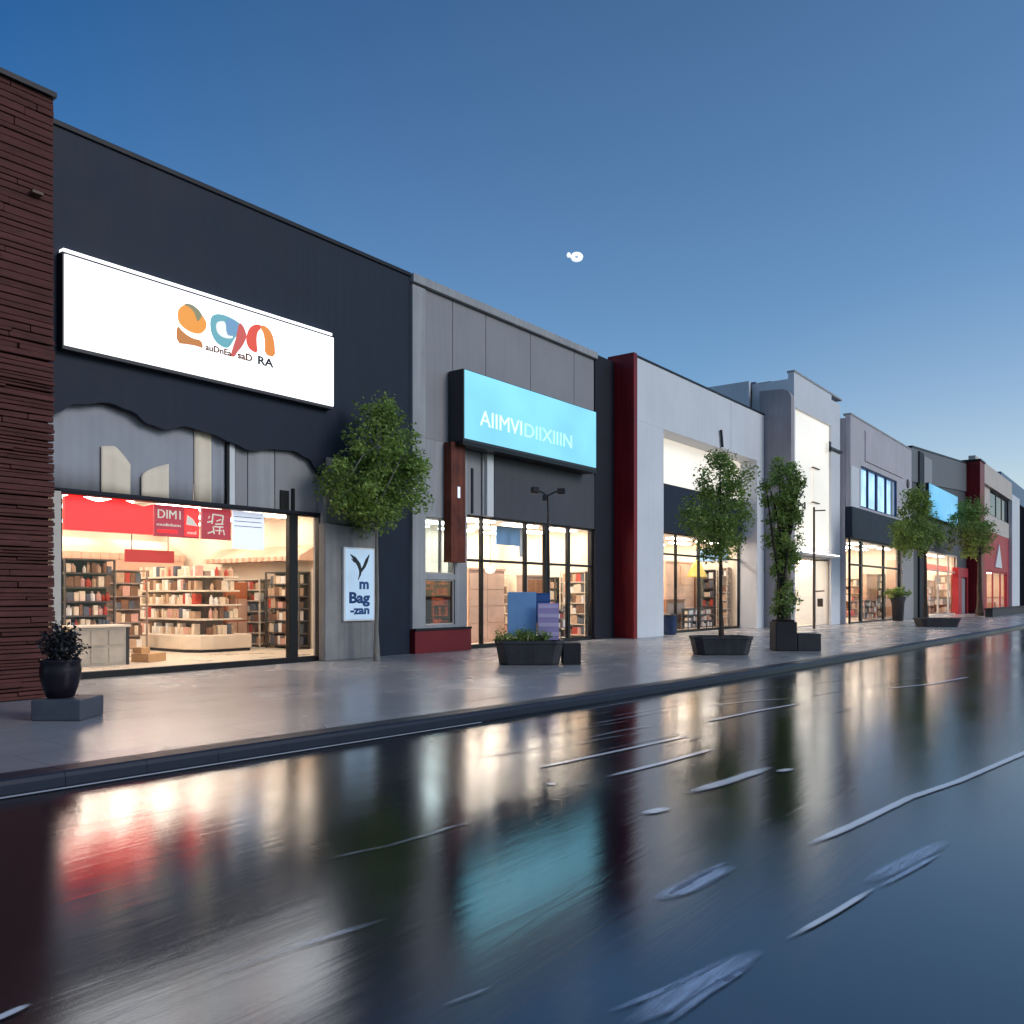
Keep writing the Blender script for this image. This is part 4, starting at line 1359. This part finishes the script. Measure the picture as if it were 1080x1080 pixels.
# ------------------------------------------------------------------ 6: charcoal shop with blue sign
X0, X1 = 56.65, 78.3
t = thing('charcoal_shop', 'charcoal grey shop under a sloping parapet with sky blue sign', 'shop', (67, Y5, 0))
shell(t, X0, X1, Y5 + 0.3, 13, 11.9, grey_dk)
MB().prism_xz([(X0, 9.6), (X1, 11.0), (X1, 13.5), (X0, 12.0)], Y5, Y5 + 0.28).build('parapet_wall', surf('mid grey panel', (0.15, 0.145, 0.155), 0.5, 0.08, 0.7, streak=.1), t)
MB().prism_xz([(X0, 12.002), (X1, 13.502), (X1, 13.62), (X0, 12.12)], Y5 - 0.05, Y5 + 0.4).build('parapet_cap', cap_m, t)
MB().prism_xz([(X0, 5.0), (X1, 5.0), (X1, 10.998), (X0, 9.598)], Y5 + 0.1, Y5 + 0.28).build('recessed_wall', grey_dk, t)
B('dark_fin', navy2, t, fx(970, Y5 - .1), fx(974.5, Y5 - .1), Y5 - 0.1, Y5 - 0.002, 0.0, 12.0)
B('grey_strip', grey_pan, t, fx(975, Y5 - .04), fx(983, Y5 - .04), Y5 - 0.04, Y5 - 0.002, 8.8, 11.9)
xg0, xg1 = fx(977, Y5), fx(1010, Y5)
window(t, xg0, xg1, Y5 + 0.05, 0.0, 4.98, mull=[(fx(990, Y5), fx(990.7, Y5)), (fx(1001, Y5), fx(1001.7, Y5))], trans=[(3.5, 3.6)], fm=cream_fr, t=0.1)
B('low_wall', grey_dk, t, X0, xg0 - 0.005, Y5 + 0.02, Y5 + 0.28, 0.0, 4.99)
m = MB()
xr0, xr1 = fx(1011, Y5 - .2), fx(1021, Y5 - .2)
m.box(xr0, xr0 + 1.5, Y5 - 0.2, Y5 + 0.28, 0, 3.2)
m.box(xr1 - 0.3, xr1, Y5 - 0.2, Y5 + 0.28, 0, 3.2)
m.box(xr0, xr1, Y5 - 0.2, Y5 + 0.28, 3.2, 4.0)
m.build('red_portal', red_wall, t)
B('door', grey_pan, t, xr0 + 1.52, xr1 - 0.32, Y5 + 0.0, Y5 + 0.1, 0.0, 3.19)
B('upper_infill', grey_dk, t, xg1 + 0.005, X1, Y5 + 0.02, Y5 + 0.28, 4.0, 4.99)
room(t, X0 + 0.4, xg1 + 1.0, Y5 + 0.4, 2.4, 4.98, lm=lamp_hi, lights=(5, 3), lx=1.8, ly=0.5)
B('red_header', red_lit, t, xg0 + 0.1, xg1 - 0.1, Y5 + 0.6, Y5 + 0.66, 3.62, 4.1)
shelf_rack('shelf_unit', 'crowded brown shelf unit inside charcoal shop window', 'shelf', fx(979, -.8), fx(986, -.8), -0.8, -0.4, 2.9, 5, shelf_t, where='on brown shelf unit in charcoal shop', seed=61, gw=(0.22, 0.3, 0.4))
XS = xg1 + 0.98
shelf_rack('shelf_unit', 'tall peach shelf unit on the right wall of charcoal shop', 'shelf', XS - .5, XS, -2.0, -0.6, 3.4, 5, peach, face='x', where='on the peach shelf unit in charcoal shop', seed=62, gw=(.2, .3), wts=[2, 2, 4, 2, 4, 2, 1])
shelf_rack('shelf_unit', 'dark shelf unit on the right wall of charcoal shop', 'shelf', XS - .5, XS, -0.5, 1.8, 2.8, 5, shelf_d, face='x', where='on the dark shelf unit in charcoal shop', seed=63, gw=(.2, .3))
t = thing('blue_sign', 'square sky blue backlit sign on charcoal shop above the tree', 'sign', (fx(995, Y5), Y5 - .2, 7.5))
B('housing', sign_dark, t, fx(980, Y5 - .3), fx(1010, Y5 - .3) + .1, Y5 - 0.27, Y5 + 0.098, 7.45, 9.95)
B('face', sign_cyan2, t, fx(980, Y5 - .3) + 0.05, fx(1010, Y5 - .3) + 0.05, Y5 - 0.3, Y5 - 0.272, 7.5, 9.9)

# ------------------------------------------------------------------ 7: red and cream shop with red fin
t = thing('red_fin_wall', 'tall dark red fin wall standing between charcoal and cream shops', 'wall', (79.5, -3.1, 0))
B('slab', red_fin, t, 78.4, 80.9, -3.67, -2.0, 0.0, 13.7, bevel=0.02)
B('coping', cap_m, t, 78.2, 81.0, -3.75, -2.0, 13.705, 13.85)
X0, X1 = 81.0, 106
t = thing('cream_shop', 'far cream and red shop with a dark ribbon window', 'shop', (93, Y5, 0))
shell(t, X0, X1, Y5 + 0.3, 13, 14.5, surf('cream render', (0.6, 0.52, 0.46), 0.6, 0.06, .6, streak=.1))
cr_m = MATS['cream render']
m = MB()
m.box(X0, X1, Y5 - 0.3, Y5 + 0.28, 12.6, 14.6)
m.box(X0, X1, Y5, Y5 + 0.28, 8.2, 9.9)
m.box(X0, fx(1044, Y5), Y5, Y5 + 0.28, 9.9, 12.598)
m.box(fx(1064, Y5), X1, Y5, Y5 + 0.28, 9.9, 12.598)
m.build('front_wall', cr_m, t)
window(t, fx(1044, Y5) + .01, fx(1064, Y5) - .01, Y5 + 0.06, 9.91, 12.59, mull=[(fx(1051, Y5), fx(1051.6, Y5)), (fx(1057, Y5), fx(1057.6, Y5))], gm=glass_b, t=0.1)
B('back_wall', grey_dk, t, fx(1044, Y5), fx(1064, Y5), Y5 + 1.0, Y5 + 1.1, 9.8, 12.7)
m = MB()
m.box(X0, X1, Y5 + 0.02, Y5 + 0.28, 4.2, 8.198)
m.box(X0, fx(1041, Y5), Y5 + 0.02, Y5 + 0.28, 0, 4.2)
m.box(fx(1062, Y5), X1, Y5 + 0.02, Y5 + 0.28, 0, 4.2)
m.build('red_front', red_wall, t)
window(t, fx(1041, Y5) + .01, fx(1062, Y5) - .01, Y5 + 0.1, 0, 4.19, mull=[(fx(1048, Y5), fx(1048.8, Y5)), (fx(1056, Y5), fx(1056.8, Y5))], fm=red_wall, t=0.2)
MB().prism_xz([(fx(1049, Y5), 4.6), (fx(1056, Y5), 4.6), (fx(1053, Y5), 7.2)], Y5 - 0.1, Y5 + 0.01).build('gable_ornament', white_t, t)
room(t, X0 + 0.4, X1 - 0.4, Y5 + 0.4, 2.4, 4.2, lm=lamp_hi, lights=(5, 2), lx=1.8, ly=0.5, wm=peach)
t = thing('far_dark_shop', 'farthest dark shop with white pillar and blue upper box', 'shop', (118, Y5, 0))
far_d = surf('matt black render', (0.012, 0.013, 0.018), 0.95, 0.15, 1, spec=0.0)
shell(t, 106.3, 150, Y5 + 0.3, 13, 12, far_d)
B('white_pillar', white_w, t, 106.2, 113, Y5 - 0.3, Y5 + 0.25, 0.0, 13.4)
B('front_wall', far_d, t, 113.01, 150, Y5, Y5 + 0.28, 5.5, 13.0)
B('dark_shopfront', far_d, t, 113.01, 150, Y5 + 0.02, Y5 + 0.27, 0.0, 5.49)
B('upper_box', surf('steel blue cladding', (0.12, 0.19, 0.28), 0.5, 0.1, .5), t, 111.5, 150, Y5 + 1.5, Y5 + 11, 11.5, 16.8)


# ------------------------------------------------------------------ vegetation
def leaf_cloud(crown, nsub, per, size, rnd, sub=(0.16, 0.3)):
    """leaves in small clumps spread through ellipsoid lobes; crown: list of (cx, cy, cz, rx, ry, rz, weight)"""
    vs, fs = [], []
    tot = sum(c[6] for c in crown)
    centres = []
    for c in crown:
        for _ in range(int(round(nsub * c[6] / tot))):
            while True:
                p = Vector((rnd.uniform(-1, 1), rnd.uniform(-1, 1), rnd.uniform(-1, 1)))
                if 0.15 < p.length < 1:
                    break
            p = p * (0.55 + 0.45 * rnd.random()) if rnd.random() < 0.4 else p.normalized() * rnd.uniform(0.7, 1.02)
            if rnd.random() < 0.16:
                p = p.normalized() * rnd.uniform(1.02, 1.3)
            centres.append(Vector((c[0] + p.x * c[3], c[1] + p.y * c[4], c[2] + p.z * c[5])))
    for ce in centres:
        sr = rnd.uniform(*sub)
        n_ = int(per * rnd.uniform(0.6, 1.3) * (sr / sub[1]) ** 1.2)
        for _ in range(n_):
            d = Vector((rnd.gauss(0, 1), rnd.gauss(0, 1), rnd.gauss(0, 0.8)))
            d = d.normalized() * sr * rnd.random() ** 0.5
            p = ce + d
            a = Vector((rnd.gauss(0, 1), rnd.gauss(0, 1), rnd.gauss(-0.2, 0.7))).normalized()
            nrm = (Vector((0, 0, 0.7)) + d.normalized() * 0.7 + Vector((rnd.gauss(0, .5), rnd.gauss(0, .5), rnd.gauss(0, .3)))).normalized()
            s_ = a.cross(nrm)
            if s_.length < 0.05:
                continue
            s_.normalize()
            L_ = size * rnd.uniform(0.7, 1.35)
            w = L_ * 0.3
            b = len(vs)
            up = nrm * w * 0.3
            vs += [tuple(p), tuple(p + a * L_ * 0.5 + s_ * w + up), tuple(p + a * L_), tuple(p + a * L_ * 0.5 - s_ * w + up)]
            fs.append([b, b + 1, b + 2, b + 3])
    return vs, fs, centres


def tree(name, label, x, y, z0, h, r, crown, lm, bm_, nsub=90, per=70, size=0.09, seed=1, lean=(0, 0), sub=(0.16, 0.38), group='street trees', limbs=16, low_branch=0.55):
    rnd = random.Random(seed)
    t = thing(name, label, 'tree', (x, y, z0), group)
    crown = [(x + c[0], y + c[1], c[2], c[3], c[4], c[5], c[6]) for c in crown]
    vs, fs, cen = leaf_cloud(crown, nsub, per, size, rnd, sub)
    top = max(c[2] for c in crown)
    m = MB()
    pts, rad = [], []
    n_ = 9
    for i in range(n_):
        q = i / (n_ - 1)
        zz = z0 + (top - z0) * q
        pts.append((x + lean[0] * q * q + rnd.uniform(-.02, .02) * (q > 0), y + lean[1] * q * q + rnd.uniform(-.02, .02), zz))
        rad.append(r * (1 - 0.75 * q) + (r * 0.5 if i == 0 else 0))
    m.tube(pts, rad, 10)
    m.build('trunk', bm_, t, smooth=True)
    m = MB()
    for k in range(limbs):
        ce = cen[rnd.randrange(len(cen))]
        q = rnd.uniform(low_branch, 0.95)
        i = min(n_ - 2, int(q * (n_ - 1)))
        st = Vector(pts[i])
        mid = st.lerp(ce, 0.5) + Vector((rnd.uniform(-.08, .08), rnd.uniform(-.08, .08), rnd.uniform(-0.02, .15)))
        m.tube([st, mid, ce], [r * 0.38, r * 0.22, r * 0.08], 6)
    m.build('limbs', bm_, t, smooth=True)
    c = MB()
    c.v, c.f, c.mi = vs, fs, [0] * len(fs)
    c.build('crown', lm, t)
    return t


# tree 1 in front of the grey pier
tx, ty = fx(397.5, -1.0), -1.0
S1 = 20.9 / 900
tree('street_tree', 'bright green street tree in front of the grey poster pier', tx, ty, 0.0, 3.2, 0.06,
     [(0.15, -.1, 5.2, .95, .9, .85, 3), (-.55, .1, 4.3, .85, .8, .75, 3), (.65, 0, 4.55, .8, .7, .75, 3), (.0, 0, 3.75, .75, .7, .55, 2), (.15, 0, 6.05, .5, .5, .45, 1), (1.2, 0, 4.75, .4, .3, .3, .5)],
     leaf_a, bark_g, nsub=210, per=95, size=0.1, seed=4)
# tree 2
x2, y2 = rp(760, 690, 0.0)
tree('street_tree', 'round green tree with slim trunk in the wide tub planter', x2, y2, 0.42, 2.6, 0.055,
     [(0, 0, 3.9, 1.0, .9, .75, 4), (.12, 0, 4.75, .7, .65, .6, 2.2), (-.75, 0, 3.4, .6, .55, .5, 1.6), (.7, .1, 3.3, .55, .5, .45, 1.4), (0.05, 0, 5.3, .38, .3, .3, .6), (-.25, 0, 2.85, .5, .45, .3, .8)],
     leaf_b, bark, nsub=200, per=85, size=0.085, seed=8, sub=(0.13, 0.32))
# tree 3: leafy column
x3, y3 = rp(826, 686, 0.0)
tree('street_tree', 'narrow column shaped tree leafy down to its dark block planter', x3, y3, 0.8, 3, 0.16,
     [(0, 0, 4.6, .6, .55, .9, 3), (0, 0, 3.4, .58, .5, .8, 3), (.05, 0, 2.2, .4, .36, .8, 1.8), (.65, .0, 4.9, .42, .35, .33, 1), (.68, 0, 3.9, .3, .3, .3, .6), (.68, 0, 2.7, .32, .28, .36, .8), (.45, 0, 1.5, .25, .25, .3, .5), (-.55, 0, 4.6, .3, .3, .4, .6), (0, 0, 1.3, .28, .28, .35, .6)],
     leaf_b, bark, nsub=190, per=85, size=0.085, seed=15, sub=(0.12, 0.24), low_branch=0.2)
# tree 4
x4, y4 = rp(976, 659, 0.0)
k4 = 44.0 / 900
tree('street_tree', 'spreading dark green tree in front of the lilac shop', x4, y4, 0.4, 4, 0.11,
     [(-1.4, .4, 4.9, 1.5, 1.2, 1.0, 4), (-.7, .3, 6.2, 1.0, .9, .9, 2.2), (.2, .1, 4.8, 1.1, .9, .7, 2), (-.5, .2, 7.1, .5, .45, .5, .7), (-2.6, .5, 4.8, .7, .6, .6, 1.1)],
     leaf_b, bark, nsub=200, per=75, size=0.13, seed=21, sub=(0.22, 0.4))
x5, y5 = fx(1033, -5.0), -5.0
tree('street_tree', 'farthest rounded green tree by the dark red fin', x5, y5, 0.0, 5, 0.22,
     [(-1.9, .4, 6.7, 2.1, 1.5, 1.9, 4), (.1, .2, 6.2, 1.4, 1.2, 1.7, 2.2), (-1.2, .3, 8.4, 1.3, 1.1, .9, 1.2)],
     leaf_b, bark, nsub=180, per=60, size=0.17, seed=25, sub=(0.3, 0.55))


def bush(name, label, cat, x, y, z0, rx, rz, lm, n_, size, seed, group=None, ry=None):
    rnd = random.Random(seed)
    t = thing(name, label, cat, (x, y, z0), group)
    vs, fs, cen = leaf_cloud([(x, y, z0 + rz, rx, ry or rx, rz, 1)], n_, 40, size, rnd, (0.07, 0.14))
    m = MB()
    for ce in cen[::3]:
        m.tube([(x + rnd.uniform(-.05, .05), y + rnd.uniform(-.05, .05), z0), ce], [0.012, 0.005], 5)
    m.build('stems', bark, t)
    c = MB()
    c.v, c.f, c.mi = vs, fs, [0] * len(fs)
    c.build('foliage', lm, t)
    return t


# planters
def tub(name, label, x, y, w, d, h, mat, flare=1.12, rz=0.0, group='planters on the pavement', cut=0.0):
    t = thing(name, label, 'planter', (x, y, 0), group)
    m = MB()
    c_ = 0.18
    def ring(k, z):
        a, b = w / 2 * k, d / 2 * k
        return [(-a + c_, -b), (a - c_, -b), (a, -b + c_), (a, b - c_), (a - c_, b), (-a + c_, b), (-a, b - c_), (-a, -b + c_)], z
    levels = [(0.86, 0.0), (0.9, 0.04), (1.0, h - 0.08), (1.03, h - 0.07), (1.03, h), (0.93, h), (0.92, h - 0.1)]
    co, si = math.cos(rz), math.sin(rz)
    for k, z in levels:
        for px_, py_ in ring(k, z)[0]:
            m.v.append((x + px_ * co - py_ * si, y + px_ * si + py_ * co, z))
    for i in range(len(levels) - 1):
        for k in range(8):
            k2 = (k + 1) % 8
            m.f.append([i * 8 + k, i * 8 + k2, (i + 1) * 8 + k2, (i + 1) * 8 + k])
            m.mi.append(0)
    m.build('tub', mat, t, bevel=0.01)
    m = MB()
    for px_, py_ in ring(0.925, 0)[0]:
        m.v.append((x + px_ * co - py_ * si, y + px_ * si + py_ * co, h - 0.06))
    m.f.append(list(range(8)))
    m.mi.append(0)
    m.build('soil', soil, t)
    return t


# wide basin with the blue boards
xp, yp = rp(558, 700, 0.0)
RZ = math.atan2(SA, CA) - math.pi / 2          # most of the street furniture is set square to the crossing
tp = tub('planter', 'wide dark stone basin planter holding blue and lilac boards', xp, yp, 1.55, 1.1, 0.56, planter_m, rz=RZ)
m = MB().obox((xp + 0.98 * math.cos(RZ), yp + 0.98 * math.sin(RZ), 0), 0.42, 0.7, 0.5, RZ)
tag(m.build('stone_block', planter_d, bevel=0.02), 'dark stone block against the right end of the basin planter', 'block')


def board(label, px0, px1, zb, zt, off, mat, stripes=None):
    cy = yp + off
    # boards stand in the soil, square to the basin
    dirx, diry = math.cos(RZ), math.sin(RZ)
    k = 18.9 / 900
    a, b = (px0 - 558) * k, (px1 - 558) * k
    c = (xp + dirx * (a + b) / 2 - diry * off, yp + diry * (a + b) / 2 + dirx * off)
    t = thing('display_board', label, 'board', (c[0], c[1], 0.5), 'boards in the basin planter')
    MB().obox((c[0], c[1], zb), b - a, 0.04, zt - zb, RZ).build('panel', mat, t, bevel=0.008)
    if stripes:
        n_, sm_ = stripes
        for i in range(n_):
            z = zb + (zt - zb) * (i + 0.45) / n_
            MB().obox((c[0] + diry * 0.024, c[1] - dirx * 0.024, z), (b - a) * 0.94, 0.006, (zt - zb) / n_ * 0.4, RZ).build('stripe', sm_, t)
    for q in (-0.35, 0.35):
        MB().obox((c[0] + dirx * (b - a) * q, c[1] + diry * (b - a) * q, 0.48), 0.03, 0.03, zb - 0.48 + 0.0, RZ).build('post', pole_m, t)
    return t


board('pale blue display board standing at the left of the basin planter', 534, 566, 0.62, 1.68, 0.08, board_lb)
board('deep blue display board partly behind the pale blue one', 551, 582, 0.95, 1.66, 0.22, board_db, (2, surf('mid blue stripe', (.05, .12, .32), .3)))
board('lilac striped display board at the right of the basin planter', 567.5, 591, 0.56, 1.42, -0.06, board_pu, (4, board_st))
for i in range(4):
    q = (-0.62 + i * 0.3)
    bush('basin_plant', ('low leafy plant in the basin planter, leftmost of the row', 'low leafy plant in the basin planter, second from left', 'low leafy plant in the basin planter, third from left', 'low leafy plant in the basin planter, rightmost of row')[i],
         'plant', xp + math.cos(RZ) * q + math.sin(RZ) * 0.3, yp + math.sin(RZ) * q - math.cos(RZ) * 0.3, 0.48, 0.16, 0.15, leaf_b, 14, 0.06, 40 + i, 'low plants in the basin planter')

tub('planter', 'wide dark tub planter under the round green tree', x2, y2, 1.55, 1.0, 0.5, planter_m, rz=RZ)
# block planter of the column tree
t = thing('planter', 'tall dark block planter with a lower step under column tree', 'planter', (x3, y3, 0), 'planters on the pavement')
MB().obox((x3, y3, 0), 0.62, 0.62, 0.84, RZ).build('block', planter_d, t, bevel=0.03)
MB().obox((x3 + 0.66 * math.cos(RZ), y3 + 0.66 * math.sin(RZ), 0), 0.68, 0.62, 0.5, RZ).build('step', planter_m, t, bevel=0.02)
m = MB()
m.obox((x3, y3, 0.842), 0.5, 0.5, 0.05, RZ).build('soil', soil, t)
xq4, yq4 = rp(988, 661, 0.0)
tub('planter', 'long dark planter under the spreading tree by the lilac shop', xq4, yq4, 2.0, 1.2, 0.45, planter_m, rz=RZ)
t = thing('low_wall', 'low dark stone wall at far right before the red shop', 'wall', (78, -7, 0))
MB().prism_xy([(64, -6.6), (95, -6.8), (130, -7.2), (130, -6.8), (95, -6.3), (64, -6.1)], -0.02, 0.55).build('wall_body', planter_m, t)
MB().prism_xy([(63.9, -6.65), (95, -6.85), (130, -7.25), (130, -6.75), (95, -6.25), (63.9, -6.05)], 0.552, 0.64).build('coping', planter_d, t)

# stone block and urn at the left
xb_, yb_ = rp(72, 757, 0.0)
t = thing('stone_plinth', 'grey stone block under the dark urn at left edge', 'plinth', (xb_, yb_, 0))
MB().obox((xb_, yb_, 0), 0.64, 0.62, 0.27, RZ).build('block', block_m, t, bevel=0.02)
ux, uy = xb_ - 0.08, yb_ + 0.04
t = thing('urn', 'dark glazed round urn on the stone block by brick pier', 'urn', (ux, uy, 0.27))
MB().lathe((ux, uy, 0.272), [(0.14, 0.0), (0.17, 0.02), (0.21, 0.14), (0.245, 0.28), (0.25, 0.38), (0.235, 0.44), (0.25, 0.47), (0.255, 0.5), (0.225, 0.5), (0.215, 0.45)], 28).build('pot', pot_m, t, smooth=True)
MB().lathe((ux, uy, 0.70), [(0.001, 0), (0.21, 0.0), (0.21, 0.02), (0.001, 0.03)], 20).build('soil', soil, t)
bush('urn_shrub', 'dark dusky shrub growing in the urn at left', 'plant', ux, uy, 0.72, 0.19, 0.24, leaf_c, 46, 0.06, 70)

# pot by the lilac shop and odds by the white shop
xv, yv = fx(947, -3.3), -3.3
t = thing('flared_pot', 'dark flared pot standing by lilac shop window', 'pot', (xv, yv, 0))
MB().lathe((xv, yv, 0), [(0.3, 0), (0.32, 0.05), (0.38, 1.1), (0.5, 1.5), (0.42, 1.5), (0.36, 1.3)], 18).build('pot', planter_d, t, smooth=True)
bush('pot_shrub', 'small dark shrub in the flared pot by lilac shop', 'plant', xv, yv, 1.4, 0.7, 0.35, leaf_b, 60, 0.11, 71)
xy_, yy_ = fx(735, 1.6), 1.6
t = thing('pendant_lamp', 'yellow cone shaped pendant lamp hanging inside the white shop', 'lamp', (xy_, yy_, 2.4))
MB().lathe((xy_, yy_, 2.5), [(0.5, 0), (0.48, 0.06), (0.22, 0.62), (0.06, 0.8), (0.03, 0.82)], 18).build('lamp_shade', glow('yellow lamp shade', (0.75, 0.55, 0.1), 0.6), t, smooth=True)
MB().tube([(xy_, yy_, 3.31), (xy_, yy_, 4.22)], 0.012, 6).build('cord', dark_it, t)
xz_, yz_ = fx(705, -0.35), -0.4
t = thing('litter_bin', 'slim dark blue bin standing against white shop left pier', 'bin', (xz_, yz_, 0))
MB().lathe((xz_, yz_, 0), [(0.2, 0), (0.24, 0.03), (0.26, 0.7), (0.27, 0.75)], 16, sq=1.6).build('body', ink_navy, t)
MB().lathe((xz_, yz_, 0.752), [(0.28, 0), (0.28, 0.05), (0.15, 0.12)], 16, sq=1.6).build('lid', dark_it, t)

# ------------------------------------------------------------------ lamps on posts, balloon
xl_, yl_ = fx(578.5, -4.4), -4.4
t = thing('street_lamp', 'slim dark double headed lamp post behind the basin planter', 'street lamp', (xl_, yl_, 0))
MB().tube([(xl_, yl_, 0), (xl_, yl_, 0.06), (xl_, yl_, 0.07), (xl_, yl_, 2.4), (xl_ - 0.02, yl_, 3.7), (xl_ - 0.05, yl_, 4.05)], [0.12, 0.12, 0.045, 0.035, 0.025, 0.022], 10).build('post', pole_m, t, smooth=True)
dx_, dy_ = math.cos(RZ), math.sin(RZ)
def along(q, z, f=0.0):
    return (xl_ - 0.05 + dx_ * q - dy_ * f, yl_ + dy_ * q + dx_ * f, z)
MB().tube([along(-.3, 4.2), along(-.12, 4.12), along(0, 4.04), along(.2, 4.14), along(.38, 4.14)], 0.022, 8).build('arm', pole_m, t)
m = MB()
c = along(-.3, 4.1)
m.obox(c, 0.2, 0.16, 0.16, RZ + 0.3)
m.build('lamp_head', pole_m, t, bevel=0.03)
c = along(.34, 4.08)
MB().obox(c, 0.2, 0.16, 0.14, RZ).build('lamp_head', pole_m, t, bevel=0.02)
MB().obox(along(-.07, 3.92), 0.1, 0.1, 0.14, RZ).build('clamp', pole_m, t, bevel=0.02)

xl_, yl_ = fx(858.5, -3.0), -3.0
t = thing('sign_post', 'thin bronze post with short arms in front of the tower', 'post', (xl_, yl_, 0))
MB().tube([(xl_, yl_, 0), (xl_, yl_, 5.9)], [0.07, 0.05], 8).build('post', pole_b, t, smooth=True)
for zz, ln in ((5.72, .55), (3.3, .7), (1.8, .5)):
    MB().tube([(xl_, yl_, zz), (xl_ + dx_ * ln, yl_ + dy_ * ln, zz + 0.02)], 0.035, 6).build('arm', pole_b, t)
MB().obox((xl_ + dx_ * .3, yl_ + dy_ * .3, 1.05), 0.25, 0.12, 0.4, RZ).build('box', pole_b, t, bevel=0.02)

ss = 40.0
def sky_pt(px, py):
    dx, dy = ray(px)
    return Vector((CAMX + ss * dx, CAMY + ss * dy, CAMZ + ss * (HOR - py) / F))
c = sky_pt(608, 271)
t = thing('balloon', 'small white lit balloon with a hollow centre floating in the sky', 'balloon', c)
e1, e2 = Vector((SA, -CA, 0)), Vector((0, 0, 1))
pts = []
for i in range(21):
    a = 2 * math.pi * i / 20
    pts.append(c + e1 * 0.19 * math.cos(a) * (1.15 if math.cos(a) > 0 else 1) + e2 * 0.14 * math.sin(a))
MB().tube(pts, 0.095, 10).build('ring', balloon_m, t, smooth=True)
c2 = sky_pt(599.8, 269)
MB().lathe(tuple(c2), [(0.005, -.12), (0.06, -.1), (0.095, -.03), (0.095, .03), (0.06, .1), (0.005, .12)], 12).build('ball', balloon_m, t, smooth=True)

# ------------------------------------------------------------------ sky, sun, camera
SUN_EL, SUN_AZ = R(24), R(165)      # azimuth clockwise from +Y
w = bpy.data.worlds.new('World')
scene.world = w
w.use_nodes = True
nt = w.node_tree
bg = nt.nodes['Background']
N, L = nt.nodes.new, nt.links.new
sky = N('ShaderNodeTexSky')
sky.sky_type = 'NISHITA'
sky.sun_disc = False
sky.sun_elevation = SUN_EL
sky.sun_rotation = SUN_AZ
sky.air_density = 1.0
sky.dust_density = 0.4
sky.ozone_density = 4.0
hs = N('ShaderNodeHueSaturation')
hs.inputs['Saturation'].default_value = 1.05
L(sky.outputs[0], hs.inputs['Color'])
tc = N('ShaderNodeTexCoord')
dt = N('ShaderNodeVectorMath')
dt.operation = 'DOT_PRODUCT'
dt.inputs[1].default_value = (0.962, 0.101, -0.253)
L(tc.outputs['Generated'], dt.inputs[0])
mr = N('ShaderNodeMapRange')
mr.inputs[1].default_value = -1
mr.inputs[2].default_value = 1
L(dt.outputs['Value'], mr.inputs[0])
cr = N('ShaderNodeValToRGB')
el = cr.color_ramp.elements
el[0].position, el[0].color = 0.42, (1, 1, 1, 1)
el[1].position, el[1].color = 0.965, (1.75, 1.36, 1.16, 1)
for p_, c_ in ((0.63, (0.28, 0.64, 0.85)), (0.767, (0.78, 0.93, 0.98)), (0.838, (0.97, 1.06, 1.06)), (0.912, (1.14, 1.18, 1.14))):
    e = el.new(p_)
    e.color = (*c_, 1)
L(mr.outputs[0], cr.inputs[0])
ml = N('ShaderNodeMix')
ml.data_type = 'RGBA'
ml.blend_type = 'MULTIPLY'
ml.clamp_result = False
ml.inputs[0].default_value = 1
L(hs.outputs[0], ml.inputs[6])
L(cr.outputs[0], ml.inputs[7])
L(ml.outputs[2], bg.inputs['Color'])
bg.inputs['Strength'].default_value = 0.13

sun = bpy.data.lights.new('sun', 'SUN')
sun.energy = 1.35
sun.angle = R(25)
sun.color = (1.0, 0.95, 0.9)
so = bpy.data.objects.new('sun', sun)
COL.objects.link(so)
d = Vector((math.sin(SUN_AZ) * math.cos(SUN_EL), math.cos(SUN_AZ) * math.cos(SUN_EL), math.sin(SUN_EL)))
so.rotation_euler = d.to_track_quat('Z', 'Y').to_euler()
so.location = (0, -30, 30)

cd = bpy.data.cameras.new('camera')
cam = bpy.data.objects.new('camera', cd)
COL.objects.link(cam)
cam.location = (CAMX, CAMY, CAMZ)
cam.rotation_euler = (math.pi / 2, 0, -math.atan2(CA, SA))
cd.sensor_width = 36
cd.lens = F / 1080 * 36
cd.shift_y = (HOR - 540) / 1080
cd.clip_end = 5000
cd.clip_start = 0.1
scene.camera = cam

scene.render.engine = 'CYCLES'
scene.cycles.use_denoising = True
scene.cycles.max_bounces = 10
scene.cycles.diffuse_bounces = 4
scene.cycles.transparent_max_bounces = 12
scene.cycles.sample_clamp_indirect = 6
scene.cycles.caustics_reflective = False
scene.cycles.caustics_refractive = False
scene.view_settings.view_transform = 'Standard'
scene.view_settings.look = 'None'
scene.view_settings.exposure = 0
scene.view_settings.gamma = 1
